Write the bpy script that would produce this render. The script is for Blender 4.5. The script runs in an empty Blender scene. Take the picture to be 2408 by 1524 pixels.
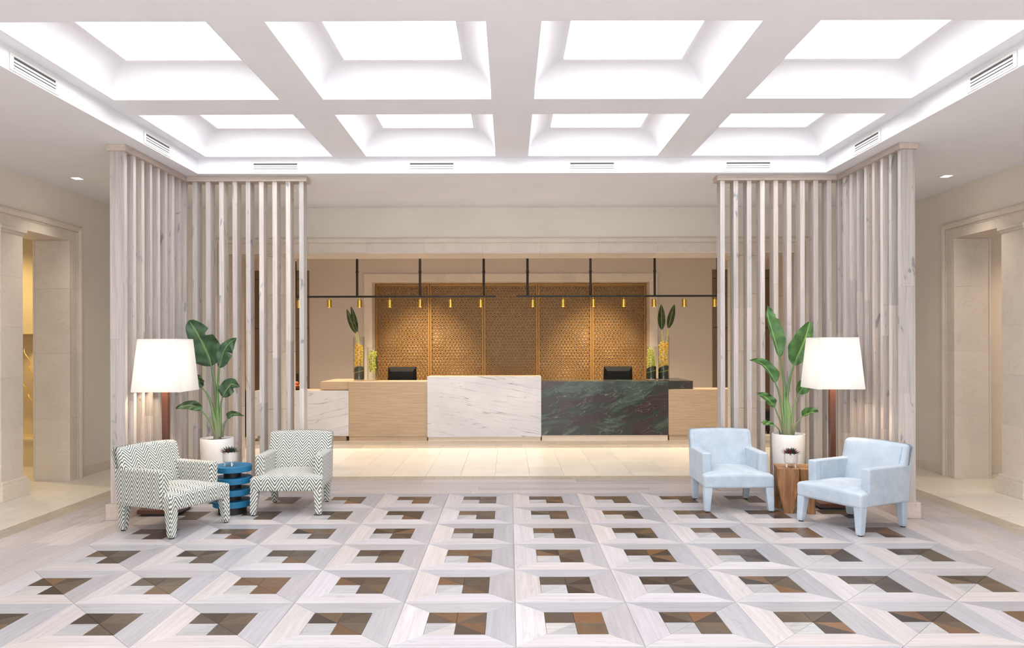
import bpy, bmesh, math, random
from mathutils import Vector, Matrix
random.seed(7)
PI = math.pi
scene = bpy.context.scene
COL = scene.collection

# ---------------------------------------------------------------- camera, world, exposure
cam_data = bpy.data.cameras.new('camera')
cam = bpy.data.objects.new('camera', cam_data)
COL.objects.link(cam)
cam.location = (-0.033, 0.0, 1.6)
cam.rotation_euler = (PI / 2, 0.0025, 0)
cam_data.sensor_width = 36.0
cam_data.lens = 1761.0 / 2408.0 * 36.0
cam_data.shift_x = 6.5 / 2408.0
cam_data.shift_y = 49.0 / 2408.0
cam_data.clip_end = 100
scene.camera = cam
scene.view_settings.view_transform = 'Standard'
scene.view_settings.look = 'None'
scene.view_settings.gamma = 1.0
scene.view_settings.use_curve_mapping = False
scene.view_settings.exposure = 0.32
world = bpy.data.worlds.new('daylight')
scene.world = world
world.use_nodes = True
bg = world.node_tree.nodes['Background']
bg.inputs[0].default_value = (0.96, 0.975, 1.0, 1)
bg.inputs[1].default_value = 2.9
SKY = 7.6            # radiance of the skylight diffusers

# ---------------------------------------------------------------- helpers
def lin(c):
    c = c / 255.0
    return c / 12.92 if c <= 0.04045 else ((c + 0.055) / 1.055) ** 2.4
def rgb(r, g, b):
    return (lin(r), lin(g), lin(b), 1.0)

class MB:
    """collects verts / faces of one mesh"""
    def __init__(s):
        s.v = []; s.f = []; s.uv = None
    def add(s, vs, fs):
        n = len(s.v)
        s.v += [tuple(p) for p in vs]
        s.f += [tuple(i + n for i in f) for f in fs]
        return s
    def box(s, x0, x1, y0, y1, z0, z1):
        return s.add([(x0,y0,z0),(x1,y0,z0),(x1,y1,z0),(x0,y1,z0),(x0,y0,z1),(x1,y0,z1),(x1,y1,z1),(x0,y1,z1)],
                     [(0,3,2,1),(4,5,6,7),(0,1,5,4),(1,2,6,5),(2,3,7,6),(3,0,4,7)])
    def cbox(s, x0, x1, y0, y1, z0, z1, c=0.004):
        """box with all edges chamfered"""
        cx, cy, cz = (x0+x1)/2, (y0+y1)/2, (z0+z1)/2
        vs, fs = rounded_box((x1-x0)/2, (y1-y0)/2, (z1-z0)/2, c, 1, 1)
        return s.add([(a+cx, b+cy, d+cz) for a, b, d in vs], fs)
    def prism(s, poly, z0, z1, c=0.0):
        """upright prism over a ccw polygon, top edge chamfered by c"""
        n = len(poly)
        rings = [[(x, y, z0) for x, y in poly]]
        if c > 0:
            rings.append([(x, y, z1 - c) for x, y in poly])
            ip = inset(poly, c)
            rings.append([(x, y, z1) for x, y in ip])
        else:
            rings.append([(x, y, z1) for x, y in poly])
        vs = [p for r in rings for p in r]
        fs = [tuple(range(n))[::-1]]
        for k in range(len(rings) - 1):
            for i in range(n):
                j = (i + 1) % n
                fs.append((k*n+i, k*n+j, (k+1)*n+j, (k+1)*n+i))
        fs.append(tuple((len(rings)-1)*n + i for i in range(n)))
        return s.add(vs, fs)
    def frustum(s, a0, b0, z0, a1, b1, z1, ox=0, oy=0, tx=0, ty=0):
        """tapered square leg: half sizes a,b at bottom/top, centre offset at the bottom ox,oy / top tx,ty"""
        return s.add([(ox-a0,oy-b0,z0),(ox+a0,oy-b0,z0),(ox+a0,oy+b0,z0),(ox-a0,oy+b0,z0),
                      (tx-a1,ty-b1,z1),(tx+a1,ty-b1,z1),(tx+a1,ty+b1,z1),(tx-a1,ty+b1,z1)],
                     [(0,3,2,1),(4,5,6,7),(0,1,5,4),(1,2,6,5),(2,3,7,6),(3,0,4,7)])
    def lathe(s, prof, n=32, cx=0, cy=0, close=True):
        vs = []; fs = []
        m = len(prof)
        for i in range(n):
            a = 2*PI*i/n
            for r, z in prof:
                vs.append((cx + r*math.cos(a), cy + r*math.sin(a), z))
        for i in range(n):
            j = (i+1) % n
            for k in range(m-1):
                fs.append((i*m+k, j*m+k, j*m+k+1, i*m+k+1))
        if close:
            if prof[0][0] > 1e-6: fs.append(tuple(i*m for i in range(n))[::-1])
            if prof[-1][0] > 1e-6: fs.append(tuple(i*m+m-1 for i in range(n)))
        return s.add(vs, fs)
    def tube(s, pts, rad, n=8, cap=True):
        pts = [Vector(p) for p in pts]
        if not isinstance(rad, (list, tuple)): rad = [rad]*len(pts)
        vs = []; fs = []
        prev = None
        for i, p in enumerate(pts):
            t = (pts[min(i+1, len(pts)-1)] - pts[max(i-1, 0)])
            t.normalize()
            if prev is None:
                a = Vector((0,0,1)) if abs(t.z) < 0.9 else Vector((1,0,0))
                u = t.cross(a).normalized()
            else:
                u = (prev - t * prev.dot(t)).normalized()
            prev = u
            w = t.cross(u)
            for k in range(n):
                a = 2*PI*k/n
                vs.append(tuple(p + (u*math.cos(a) + w*math.sin(a))*rad[i]))
        for i in range(len(pts)-1):
            for k in range(n):
                l = (k+1) % n
                fs.append((i*n+k, i*n+l, (i+1)*n+l, (i+1)*n+k))
        if cap:
            fs.append(tuple(range(n))[::-1]); fs.append(tuple((len(pts)-1)*n+k for k in range(n)))
        return s.add(vs, fs)
    def mesh(s, name, smooth=None, uvf=None):
        me = bpy.data.meshes.new(name)
        me.from_pydata(s.v, [], s.f)
        if uvf:
            uvl = me.uv_layers.new(name='UVMap')
            for p in me.polygons:
                nrm = p.normal
                for li in p.loop_indices:
                    uvl.data[li].uv = uvf(me.vertices[me.loops[li].vertex_index].co, nrm)
        elif s.uv is not None:
            uvl = me.uv_layers.new(name='UVMap')
            for l in me.loops:
                uvl.data[l.index].uv = s.uv[l.vertex_index]
        if smooth is not None:
            me.polygons.foreach_set('use_smooth', [True]*len(me.polygons))
            if smooth < 180: me.set_sharp_from_angle(angle=math.radians(smooth))
        me.update()
        return me
    def build(s, name, mat, parent=None, loc=(0,0,0), rz=0, smooth=None, uvf=None, color=None):
        return link(name, s.mesh(name, smooth, uvf), mat, parent, loc, rz, color)

def inset(poly, c):
    n = len(poly); out = []
    for i in range(n):
        p0, p1, p2 = Vector(poly[i-1]), Vector(poly[i]), Vector(poly[(i+1) % n])
        d1 = (p1-p0).normalized(); d2 = (p2-p1).normalized()
        n1 = Vector((-d1.y, d1.x)); n2 = Vector((-d2.y, d2.x))
        k = 1 + n1.dot(n2)
        q = p1 + (n1+n2) * (c / max(k, 0.15))
        out.append((q.x, q.y))
    return out

def rounded_box(hx, hy, hz, r, n=4, m=6):
    """closed box of half sizes with edges rounded by r (n steps per round, m steps along the flat)"""
    def axis(h):
        a = [-h + r*(1-math.cos(k/n*PI/2))*1.0 if False else -h + r*k/n for k in range(n)]
        flat = [-h + r + (2*(h-r))*k/m for k in range(m+1)]
        return a + flat + [-q for q in a[::-1]]
    ax, ay, az = axis(hx), axis(hy), axis(hz)
    idx = {}; vs = []; fs = []
    def vid(x, y, z):
        ix, iy, iz = min(max(x, -(hx-r)), hx-r), min(max(y, -(hy-r)), hy-r), min(max(z, -(hz-r)), hz-r)
        d = Vector((x-ix, y-iy, z-iz))
        if d.length > 1e-9: d = d.normalized() * r
        p = (round(ix+d.x, 6), round(iy+d.y, 6), round(iz+d.z, 6))
        if p not in idx:
            idx[p] = len(vs); vs.append(p)
        return idx[p]
    def face(f):
        g = []
        for q in f:
            if q not in g: g.append(q)
        if len(g) > 2: fs.append(tuple(g))
    for a, b, fixed in ((ax, ay, 'z'), (ay, az, 'x'), (az, ax, 'y')):
        for i in range(len(a)-1):
            for j in range(len(b)-1):
                for sgn in (-1, 1):
                    q = [(a[i], b[j]), (a[i+1], b[j]), (a[i+1], b[j+1]), (a[i], b[j+1])]
                    if sgn < 0: q = q[::-1]
                    if fixed == 'z': f = [vid(u, v, sgn*hz) for u, v in q]
                    elif fixed == 'x': f = [vid(sgn*hx, u, v) for u, v in q]
                    else: f = [vid(v, sgn*hy, u) for u, v in q]
                    face(f)
    return vs, fs

def link(name, me, mat, parent=None, loc=(0,0,0), rz=0, color=None):
    o = bpy.data.objects.new(name, me)
    COL.objects.link(o)
    if mat is not None and len(me.materials) == 0: me.materials.append(mat)
    o.location = loc
    o.rotation_euler = (0, 0, rz)
    if parent is not None: o.parent = parent
    if color is not None: o.color = color
    return o
def empty(name, loc=(0,0,0), rz=0, parent=None):
    o = bpy.data.objects.new(name, None)
    COL.objects.link(o)
    o.location = loc; o.rotation_euler = (0, 0, rz)
    o.empty_display_size = 0.1
    if parent is not None: o.parent = parent
    return o
def tag(o, label, cat, group=None, kind=None):
    o['label'] = label; o['category'] = cat
    if group: o['group'] = group
    if kind: o['kind'] = kind
    return o
def copy_tree(o, parent=None):
    c = o.copy(); COL.objects.link(c); c.parent = parent
    for ch in list(o.children): copy_tree(ch, c)
    return c

# ---------------------------------------------------------------- materials
def new_mat(name):
    m = bpy.data.materials.new(name); m.use_nodes = True
    nt = m.node_tree
    return m, nt, nt.nodes['Principled BSDF']
def N(nt, kind, **kw):
    n = nt.nodes.new(kind)
    for k, v in kw.items():
        if k.startswith('i_'):
            key = k[2:]
            n.inputs[int(key) if key.isdigit() else key].default_value = v
        else: setattr(n, k, v)
    return n
def L(nt, a, b): nt.links.new(a, b)
def ramp(nt, stops, fac=None):
    r = nt.nodes.new('ShaderNodeValToRGB')
    e = r.color_ramp.elements
    e[0].position, e[0].color = stops[0]
    e[1].position, e[1].color = stops[-1]
    for p, c in stops[1:-1]:
        x = e.new(p); x.color = c
    if fac is not None: L(nt, fac, r.inputs[0])
    return r
def mixc(nt, mode, fac, a, b):
    m = nt.nodes.new('ShaderNodeMix'); m.data_type = 'RGBA'; m.blend_type = mode
    for sock, val in ((m.inputs[0], fac), (m.inputs[6], a), (m.inputs[7], b)):
        if hasattr(val, 'links'): L(nt, val, sock)
        else: sock.default_value = val
    return m.outputs[2]
def math_n(nt, op, a, b=0.0, c=None):
    m = nt.nodes.new('ShaderNodeMath'); m.operation = op
    for i, val in enumerate((a, b) if c is None else (a, b, c)):
        if hasattr(val, 'links'): L(nt, val, m.inputs[i])
        else: m.inputs[i].default_value = val
    return m.outputs[0]
def coords(nt, which='Object', scale=(1,1,1), rot=(0,0,0), rnd=0.0):
    tc = nt.nodes.new('ShaderNodeTexCoord')
    mp = nt.nodes.new('ShaderNodeMapping')
    mp.inputs['Scale'].default_value = scale
    mp.inputs['Rotation'].default_value = rot
    L(nt, tc.outputs[which], mp.inputs[0])
    if rnd:
        oi = nt.nodes.new('ShaderNodeObjectInfo')
        v = math_n(nt, 'MULTIPLY', oi.outputs['Random'], rnd)
        cv = nt.nodes.new('ShaderNodeCombineXYZ')
        for k in range(3): L(nt, v, cv.inputs[k])
        L(nt, cv.outputs[0], mp.inputs['Location'])
    return mp.outputs[0]
def noise(nt, vec, scale, detail=4, rough=0.55, dist=0.0):
    n = N(nt, 'ShaderNodeTexNoise', i_Scale=scale, i_Detail=detail, i_Roughness=rough, i_Distortion=dist)
    if vec is not None: L(nt, vec, n.inputs['Vector'])
    return n.outputs['Fac']
def bump(nt, bsdf, h, strength=0.2, dist=0.01):
    b = N(nt, 'ShaderNodeBump', i_Strength=strength, i_Distance=dist)
    L(nt, h, b.inputs['Height']); L(nt, b.outputs[0], bsdf.inputs['Normal'])

def plain(name, col, rough=0.6, metal=0.0, var=0.05, scale=6.0, bmp=0.0, bscale=200.0, **kw):
    m, nt, b = new_mat(name)
    v = coords(nt)
    n = noise(nt, v, scale, 2)
    r = ramp(nt, [(0.3, tuple(c*(1-var) for c in col[:3])+(1,)), (0.7, tuple(min(1, c*(1+var)) for c in col[:3])+(1,))], n)
    L(nt, r.outputs[0], b.inputs['Base Color'])
    b.inputs['Roughness'].default_value = rough
    b.inputs['Metallic'].default_value = metal
    for k, val in kw.items(): b.inputs[k.replace('_', ' ')].default_value = val
    if bmp: bump(nt, b, noise(nt, v, bscale, 3), bmp, 0.004)
    return m
def wood(name, axis='x', col=None, rough=0.4, contrast=0.16, knots=0.5, fine=1.0):
    """oak with grain along one local axis; the tint comes from the object's own colour unless col is given"""
    m, nt, b = new_mat(name)
    long, across = 0.9, 16.0*fine
    sc = {'x': (long, across, across), 'y': (across, long, across), 'z': (across, across, long)}[axis]
    v = coords(nt, 'Object', sc, rnd=37.0)
    g = noise(nt, v, 1.6, 4, 0.62, 0.6)
    sc2 = tuple(q*3.2 for q in sc)
    v2 = coords(nt, 'Object', sc2, rnd=11.0)
    g2 = noise(nt, v2, 3.0, 3, 0.5)
    gg = math_n(nt, 'ADD', math_n(nt, 'MULTIPLY', g, 0.75), math_n(nt, 'MULTIPLY', g2, 0.25))
    lo, hi = 1-contrast, 1+contrast*0.55
    r = ramp(nt, [(0.33, (lo*0.99, lo*0.985, lo*0.98, 1)), (0.66, (hi, hi, hi, 1))], gg)
    if col is None:
        oi = nt.nodes.new('ShaderNodeObjectInfo'); base = oi.outputs['Color']
    else: base = col
    c = mixc(nt, 'MULTIPLY', 1.0, base, r.outputs[0])
    if knots > 0:
        sck = {'x': (2.6, 8, 8), 'y': (8, 2.6, 8), 'z': (8, 8, 2.6)}[axis]
        vk = coords(nt, 'Object', sck, rnd=53.0)
        k = noise(nt, vk, 1.5, 2, 0.5, 1.2)
        rk = ramp(nt, [(0.66, (1,1,1,1)), (0.72, (1-0.45*knots, 1-0.42*knots, 1-0.38*knots, 1))], k)
        c = mixc(nt, 'MULTIPLY', 1.0, c, rk.outputs[0])
    L(nt, c, b.inputs['Base Color'])
    b.inputs['Roughness'].default_value = rough
    return m

M = {}
M['ceiling'] = plain('ceiling_paint', rgb(235, 235, 239), 0.85, var=0.02, scale=1.5)
M['coffer'] = plain('white_coffer_paint', rgb(226, 225, 228), 0.85, var=0.01)
M['wall'] = plain('wall_paint', rgb(227, 220, 209), 0.85, var=0.02, scale=2)
M['wall_rec'] = plain('reception_wallcovering', rgb(204, 193, 182), 0.8, var=0.03, scale=40)
M['wall_panel'] = plain('brown_door_panel', rgb(120, 100, 78), 0.5, var=0.04, scale=5)
M['dark_gap'] = plain('dark_shadow_gap', rgb(40, 34, 30), 0.8)
def skylight_mat():
    m = bpy.data.materials.new('skylight_diffuser'); m.use_nodes = True
    nt = m.node_tree; nt.nodes.clear()
    o = nt.nodes.new('ShaderNodeOutputMaterial'); e = nt.nodes.new('ShaderNodeEmission')
    e.inputs[0].default_value = (0.955, 0.97, 1.0, 1); e.inputs[1].default_value = SKY
    L(nt, e.outputs[0], o.inputs[0]); return m
M['sky'] = skylight_mat()
def emit(name, col, s):
    m = bpy.data.materials.new(name); m.use_nodes = True
    nt = m.node_tree; nt.nodes.clear()
    o = nt.nodes.new('ShaderNodeOutputMaterial'); e = nt.nodes.new('ShaderNodeEmission')
    e.inputs[0].default_value = col; e.inputs[1].default_value = s
    L(nt, e.outputs[0], o.inputs[0]); return m
M['downlight'] = emit('downlight_lens', (1, 0.86, 0.68, 1), 9.0)
M['bulb'] = emit('warm_bulb', (1, 0.75, 0.45, 1), 26.0)
def stone(name, base, vein, rough=0.35, sc=1.0, amt=0.35, rnd=41.0, spec=0.5):
    m, nt, b = new_mat(name)
    v = coords(nt, 'Object', (sc, sc, sc), rnd=rnd)
    n1 = noise(nt, v, 2.2, 5, 0.6, 0.5)
    r1 = ramp(nt, [(0.28, tuple(c*(1-amt*0.5) for c in base[:3])+(1,)), (0.55, base), (0.8, tuple(min(1, c*(1+amt*0.25)) for c in base[:3])+(1,))], n1)
    n2 = noise(nt, v, 3.1, 4, 0.55, 1.4)
    d = math_n(nt, 'ABSOLUTE', math_n(nt, 'SUBTRACT', n2, 0.5))
    r2 = ramp(nt, [(0.0, (0.5,0.5,0.5,1)), (0.016, (0,0,0,1))], d)
    c = mixc(nt, 'MIX', r2.outputs[0], r1.outputs[0], vein)
    oi = nt.nodes.new('ShaderNodeObjectInfo')
    t = ramp(nt, [(0, (0.94,0.94,0.94,1)), (1, (1.04,1.03,1.02,1))], oi.outputs['Random'])
    c = mixc(nt, 'MULTIPLY', 1.0, c, t.outputs[0])
    L(nt, c, b.inputs['Base Color']); b.inputs['Roughness'].default_value = rough
    b.inputs['Specular IOR Level'].default_value = spec
    return m
M['limestone'] = stone('cream_limestone', rgb(220, 209, 196), rgb(204, 190, 174), 0.42, 1.0, 0.16)
M['floor_stone'] = stone('beige_floor_limestone', rgb(224, 216, 203), rgb(208, 197, 182), 0.3, 0.8, 0.16)
M['border_stone'] = stone('grey_brown_travertine', rgb(176, 164, 148), rgb(128, 114, 100), 0.35, 4.0, 0.42)
M['parquet'] = wood('parquet_oak', 'x', None, 0.33, 0.20, 0.35, 1.5)
M['plank_y'] = wood('plank_oak', 'y', None, 0.36, 0.14, 0.4)
M['slat'] = wood('limed_oak', 'z', None, 0.55, 0.24, 1.0, 1.9)
M['slat_x'] = wood('limed_oak_cap', 'x', None, 0.55, 0.17, 0.5)
M['slat_y'] = wood('limed_oak_cap_side', 'y', None, 0.55, 0.17, 0.5)
M['vent'] = plain('white_vent_metal', rgb(228, 225, 222), 0.5, var=0.01)
M['black'] = plain('black_metal', rgb(26, 23, 22), 0.45, var=0.03)
M['blackplastic'] = plain('black_plastic', rgb(8, 8, 8), 0.5, var=0.03, Specular_IOR_Level=0.25)
M['brass'] = plain('polished_brass', rgb(232, 192, 96), 0.24, 1.0, var=0.03)
M['bronze'] = plain('bronze_lattice', rgb(158, 118, 62), 0.40, 0.35, var=0.04, scale=20)
M['backing'] = plain('cream_backing_panel', rgb(196, 184, 170), 0.7, var=0.02)

def counter_wood():
    m, nt, b = new_mat('rippled_oak_veneer')
    v = coords(nt, 'Object', (1.2, 9, 26), rnd=13)
    g = noise(nt, v, 2.2, 5, 0.6, 0.8)
    r = ramp(nt, [(0.3, rgb(176, 151, 124)), (0.7, rgb(201, 178, 151))], g)
    L(nt, r.outputs[0], b.inputs['Base Color']); b.inputs['Roughness'].default_value = 0.4
    bump(nt, b, g, 0.35, 0.006); return m
M['counter_wood'] = counter_wood()
def white_marble(name, tilt, off):
    m, nt, b = new_mat(name)
    v0 = coords(nt, 'Object', (1, 1, 1), rot=(0, math.radians(tilt), 0), rnd=0)
    nz = N(nt, 'ShaderNodeTexNoise', i_Scale=3.5, i_Detail=6, i_Roughness=0.6)
    L(nt, v0, nz.inputs['Vector'])
    mp = N(nt, 'ShaderNodeVectorMath', operation='MULTIPLY_ADD')
    L(nt, nz.outputs['Color'], mp.inputs[0]); mp.inputs[1].default_value = (0.03, 0.03, 0.055); L(nt, v0, mp.inputs[2])
    def veins(fz, fx, width, off, det):
        w = N(nt, 'ShaderNodeTexNoise', i_Scale=1.0, i_Detail=det, i_Roughness=0.5)
        mm = N(nt, 'ShaderNodeMapping'); mm.inputs['Scale'].default_value = (fx, 0.3, fz); mm.inputs['Location'].default_value = (off, off*2, off*3)
        L(nt, mp.outputs[0], mm.inputs[0]); L(nt, mm.outputs[0], w.inputs['Vector'])
        d = math_n(nt, 'ABSOLUTE', math_n(nt, 'SUBTRACT', w.outputs['Fac'], 0.5))
        return ramp(nt, [(0.0, (1,1,1,1)), (width, (0,0,0,1))], d).outputs[0]
    cloud = noise(nt, mp.outputs[0], 1.5, 5)
    base = ramp(nt, [(0.3, rgb(206, 206, 211)), (0.7, rgb(226, 226, 230))], cloud).outputs[0]
    fade = ramp(nt, [(0.38, (0.1,0.1,0.1,1)), (0.62, (1,1,1,1))], noise(nt, v0, 2.3, 2)).outputs[0]
    c = mixc(nt, 'MIX', math_n(nt, 'MULTIPLY', math_n(nt, 'MULTIPLY', veins(6.5, 0.35, 0.006, 3.1+off, 2.5), fade), 0.85), base, rgb(88, 92, 98))
    c = mixc(nt, 'MIX', math_n(nt, 'MULTIPLY', veins(13.0, 0.55, 0.007, 7.7+off, 2.0), 0.36), c, rgb(128, 132, 138))
    L(nt, c, b.inputs['Base Color']); b.inputs['Roughness'].default_value = 0.25
    return m
M['marble'] = white_marble('white_veined_marble', -9, 0.0)
M['marble_low'] = white_marble('white_veined_marble_low', 10, 5.0)
def green_marble():
    m, nt, b = new_mat('green_and_plum_marble')
    v0 = coords(nt, 'Object', (1.0, 1, 1), rot=(0, math.radians(14), 0))
    nz = N(nt, 'ShaderNodeTexNoise', i_Scale=1.6, i_Detail=7, i_Roughness=0.6)
    L(nt, v0, nz.inputs['Vector'])
    mp = N(nt, 'ShaderNodeVectorMath', operation='MULTIPLY_ADD')
    L(nt, nz.outputs['Color'], mp.inputs[0]); mp.inputs[1].default_value = (0.30, 0.3, 0.26); L(nt, v0, mp.inputs[2])
    mm = N(nt, 'ShaderNodeMapping'); mm.inputs['Scale'].default_value = (0.7, 1, 2.6); L(nt, mp.outputs[0], mm.inputs[0])
    n1 = noise(nt, mm.outputs[0], 1.15, 9, 0.64, 0.4)
    base = ramp(nt, [(0.30, rgb(34, 26, 28)), (0.42, rgb(62, 50, 52)), (0.50, rgb(48, 58, 54)), (0.58, rgb(74, 92, 82)), (0.66, rgb(46, 56, 50)), (0.8, rgb(112, 122, 114))], n1).outputs[0]
    def veins(sc, width, off):
        w = noise(nt, mm.outputs[0], sc, 3, 0.55, 0.3)
        d = math_n(nt, 'ABSOLUTE', math_n(nt, 'SUBTRACT', w, off))
        return ramp(nt, [(0.0, (1,1,1,1)), (width, (0,0,0,1))], d).outputs[0]
    c = mixc(nt, 'MIX', math_n(nt, 'MULTIPLY', veins(1.7, 0.006, 0.5), 0.5), base, rgb(150, 160, 148))
    c = mixc(nt, 'MIX', math_n(nt, 'MULTIPLY', veins(3.1, 0.005, 0.55), 0.4), c, rgb(160, 146, 112))
    L(nt, c, b.inputs['Base Color']); b.inputs['Roughness'].default_value = 0.22
    return m
M['green'] = green_marble()
def herringbone():
    m, nt, b = new_mat('herringbone_weave')
    uv = N(nt, 'ShaderNodeUVMap'); sp = N(nt, 'ShaderNodeSeparateXYZ'); L(nt, uv.outputs[0], sp.inputs[0])
    ob = coords(nt)
    wob = noise(nt, ob, 90, 2, 0.5); wob2 = noise(nt, ob, 16, 2, 0.5)
    u = math_n(nt, 'ADD', sp.outputs[0], math_n(nt, 'MULTIPLY', wob2, 0.012))
    tri = math_n(nt, 'PINGPONG', u, 0.064)
    w = math_n(nt, 'ADD', math_n(nt, 'ADD', sp.outputs[1], math_n(nt, 'MULTIPLY', tri, 1.55)), math_n(nt, 'MULTIPLY', wob, 0.008))
    fr = math_n(nt, 'FRACT', math_n(nt, 'DIVIDE', w, 0.0375), 0)
    r = ramp(nt, [(0.0, rgb(74, 88, 83)), (0.38, rgb(82, 97, 91)), (0.46, rgb(222, 218, 210)), (0.92, rgb(226, 222, 214)), (1.0, rgb(108, 120, 114))], fr)
    th = noise(nt, ob, 260, 2)
    c = mixc(nt, 'MULTIPLY', 0.6, r.outputs[0], ramp(nt, [(0.3, (0.75,0.75,0.75,1)), (0.7, (1.08,1.08,1.08,1))], th).outputs[0])
    L(nt, c, b.inputs['Base Color']); b.inputs['Roughness'].default_value = 0.9
    b.inputs['Sheen Weight'].default_value = 0.15
    bump(nt, b, th, 0.3, 0.004); return m
M['herring'] = herringbone()
def suede():
    m, nt, b = new_mat('pale_blue_suede')
    v = coords(nt, rnd=5)
    n = noise(nt, v, 9, 5, 0.6); n2 = noise(nt, v, 200, 2)
    r = ramp(nt, [(0.3, rgb(160, 172, 184)), (0.5, rgb(170, 182, 194)), (0.72, rgb(180, 191, 202))], n)
    L(nt, r.outputs[0], b.inputs['Base Color']); b.inputs['Roughness'].default_value = 0.85
    b.inputs['Sheen Weight'].default_value = 0.3
    bump(nt, b, n2, 0.08, 0.002); return m
M['suede'] = suede()
M['stitch'] = plain('blue_stitching', rgb(128, 158, 196), 0.8)
M['glide'] = plain('black_glide', rgb(24, 22, 22), 0.5)
M['mahogany'] = wood('dark_mahogany', 'z', rgb(92, 54, 40), 0.35, 0.2, 0.2)
def shade_mat():
    m = bpy.data.materials.new('white_lampshade_fabric'); m.use_nodes = True
    nt = m.node_tree; nt.nodes.clear()
    o = nt.nodes.new('ShaderNodeOutputMaterial')
    d = N(nt, 'ShaderNodeBsdfDiffuse'); d.inputs[0].default_value = (0.72, 0.70, 0.68, 1)
    t = N(nt, 'ShaderNodeBsdfTranslucent'); t.inputs[0].default_value = (0.88, 0.91, 0.95, 1)
    x = N(nt, 'ShaderNodeMixShader'); x.inputs[0].default_value = 0.24
    L(nt, d.outputs[0], x.inputs[1]); L(nt, t.outputs[0], x.inputs[2]); L(nt, x.outputs[0], o.inputs[0])
    return m
M['shade'] = shade_mat()
M['blue'] = plain('teal_blue_lacquer', rgb(18, 102, 142), 0.5, var=0.03, scale=30)
M['blackneck'] = plain('black_lacquer', rgb(22, 22, 25), 0.5, var=0.02)
M['ceramic'] = plain('white_glazed_ceramic', rgb(232, 228, 224), 0.3, var=0.03, scale=12, bmp=0.06, bscale=30)
M['soil'] = plain('potting_soil', rgb(66, 64, 78), 0.9, var=0.3, scale=60, bmp=0.5, bscale=80)
def streaked():
    m, nt, b = new_mat('streaked_grey_ceramic')
    v = coords(nt, 'Object', (160, 160, 12))
    n = noise(nt, v, 1.0, 4, 0.6)
    r = ramp(nt, [(0.30, rgb(178, 171, 166)), (0.62, rgb(208, 201, 195))], n)
    L(nt, r.outputs[0], b.inputs['Base Color']); b.inputs['Roughness'].default_value = 0.45; return m
M['streaked'] = streaked()
def stump():
    m, nt, b = new_mat('carved_teak')
    v = coords(nt, 'Object', (14, 14, 1.3), rnd=3)
    g = noise(nt, v, 1.4, 6, 0.65, 0.8)
    r = ramp(nt, [(0.28, rgb(92, 60, 34)), (0.5, rgb(142, 98, 58)), (0.72, rgb(174, 130, 84))], g)
    L(nt, r.outputs[0], b.inputs['Base Color']); b.inputs['Roughness'].default_value = 0.5
    bump(nt, b, g, 0.35, 0.008); return m
M['stump'] = stump()
def leafmat(name, c0, c1, rib, rough=0.35, freq=46):
    m, nt, b = new_mat(name)
    uv = N(nt, 'ShaderNodeUVMap'); sp = N(nt, 'ShaderNodeSeparateXYZ'); L(nt, uv.outputs[0], sp.inputs[0])
    av = math_n(nt, 'ABSOLUTE', sp.outputs[1])
    ph = math_n(nt, 'SUBTRACT', sp.outputs[0], math_n(nt, 'MULTIPLY', av, 0.16))
    s = math_n(nt, 'SINE', math_n(nt, 'MULTIPLY', ph, freq*6.283))
    n = noise(nt, coords(nt, rnd=9), 14, 4)
    f = math_n(nt, 'ADD', math_n(nt, 'MULTIPLY', s, 0.10), n)
    r = ramp(nt, [(0.3, c0), (0.72, c1)], f)
    rf = ramp(nt, [(0.0, (1,1,1,1)), (0.045, (1,1,1,1)), (0.09, (0,0,0,1))], av)
    c = mixc(nt, 'MIX', rf.outputs[0], r.outputs[0], rib)
    L(nt, c, b.inputs['Base Color']); b.inputs['Roughness'].default_value = rough
    b.inputs['Subsurface Weight'].default_value = 0.0
    bump(nt, b, s, 0.25, 0.004); return m
M['leaf'] = leafmat('banana_leaf_green', rgb(34, 60, 40), rgb(70, 102, 66), rgb(118, 146, 84))
M['leaf_r'] = leafmat('bright_leaf_green', rgb(44, 84, 40), rgb(92, 134, 72), rgb(150, 182, 88))
M['leaf_v'] = leafmat('dark_glossy_leaf', rgb(26, 40, 16), rgb(58, 76, 24), rgb(170, 160, 60), 0.18, 30)
M['leaf_dark'] = plain('dark_wrapped_leaf', rgb(24, 36, 22), 0.25, var=0.2, scale=20)
def stemmat():
    m, nt, b = new_mat('leaf_stalk')
    tc = nt.nodes.new('ShaderNodeTexCoord'); sp = N(nt, 'ShaderNodeSeparateXYZ'); L(nt, tc.outputs['Object'], sp.inputs[0])
    n = noise(nt, coords(nt, 'Object', (30, 30, 4)), 1.5, 3)
    z = math_n(nt, 'ADD', sp.outputs[2], math_n(nt, 'MULTIPLY', n, 0.16))
    r = ramp(nt, [(0.66, rgb(112, 100, 92)), (0.84, rgb(106, 124, 84)), (1.0, rgb(92, 124, 76))], z)
    L(nt, r.outputs[0], b.inputs['Base Color']); b.inputs['Roughness'].default_value = 0.4; return m
M['stem'] = stemmat()
M['succ_green'] = plain('succulent_green', rgb(50, 66, 56), 0.5, var=0.25, scale=40)
M['succ_red'] = plain('succulent_red', rgb(118, 44, 44), 0.5, var=0.25, scale=40)
M['orchid'] = plain('yellow_orchid_petal', rgb(240, 196, 40), 0.5, var=0.12, scale=40)
M['orchid_g'] = plain('lime_orchid_petal', rgb(206, 208, 58), 0.5, var=0.12, scale=40)
M['lip'] = plain('orchid_lip', rgb(190, 96, 30), 0.5, var=0.2, scale=60)
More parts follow.
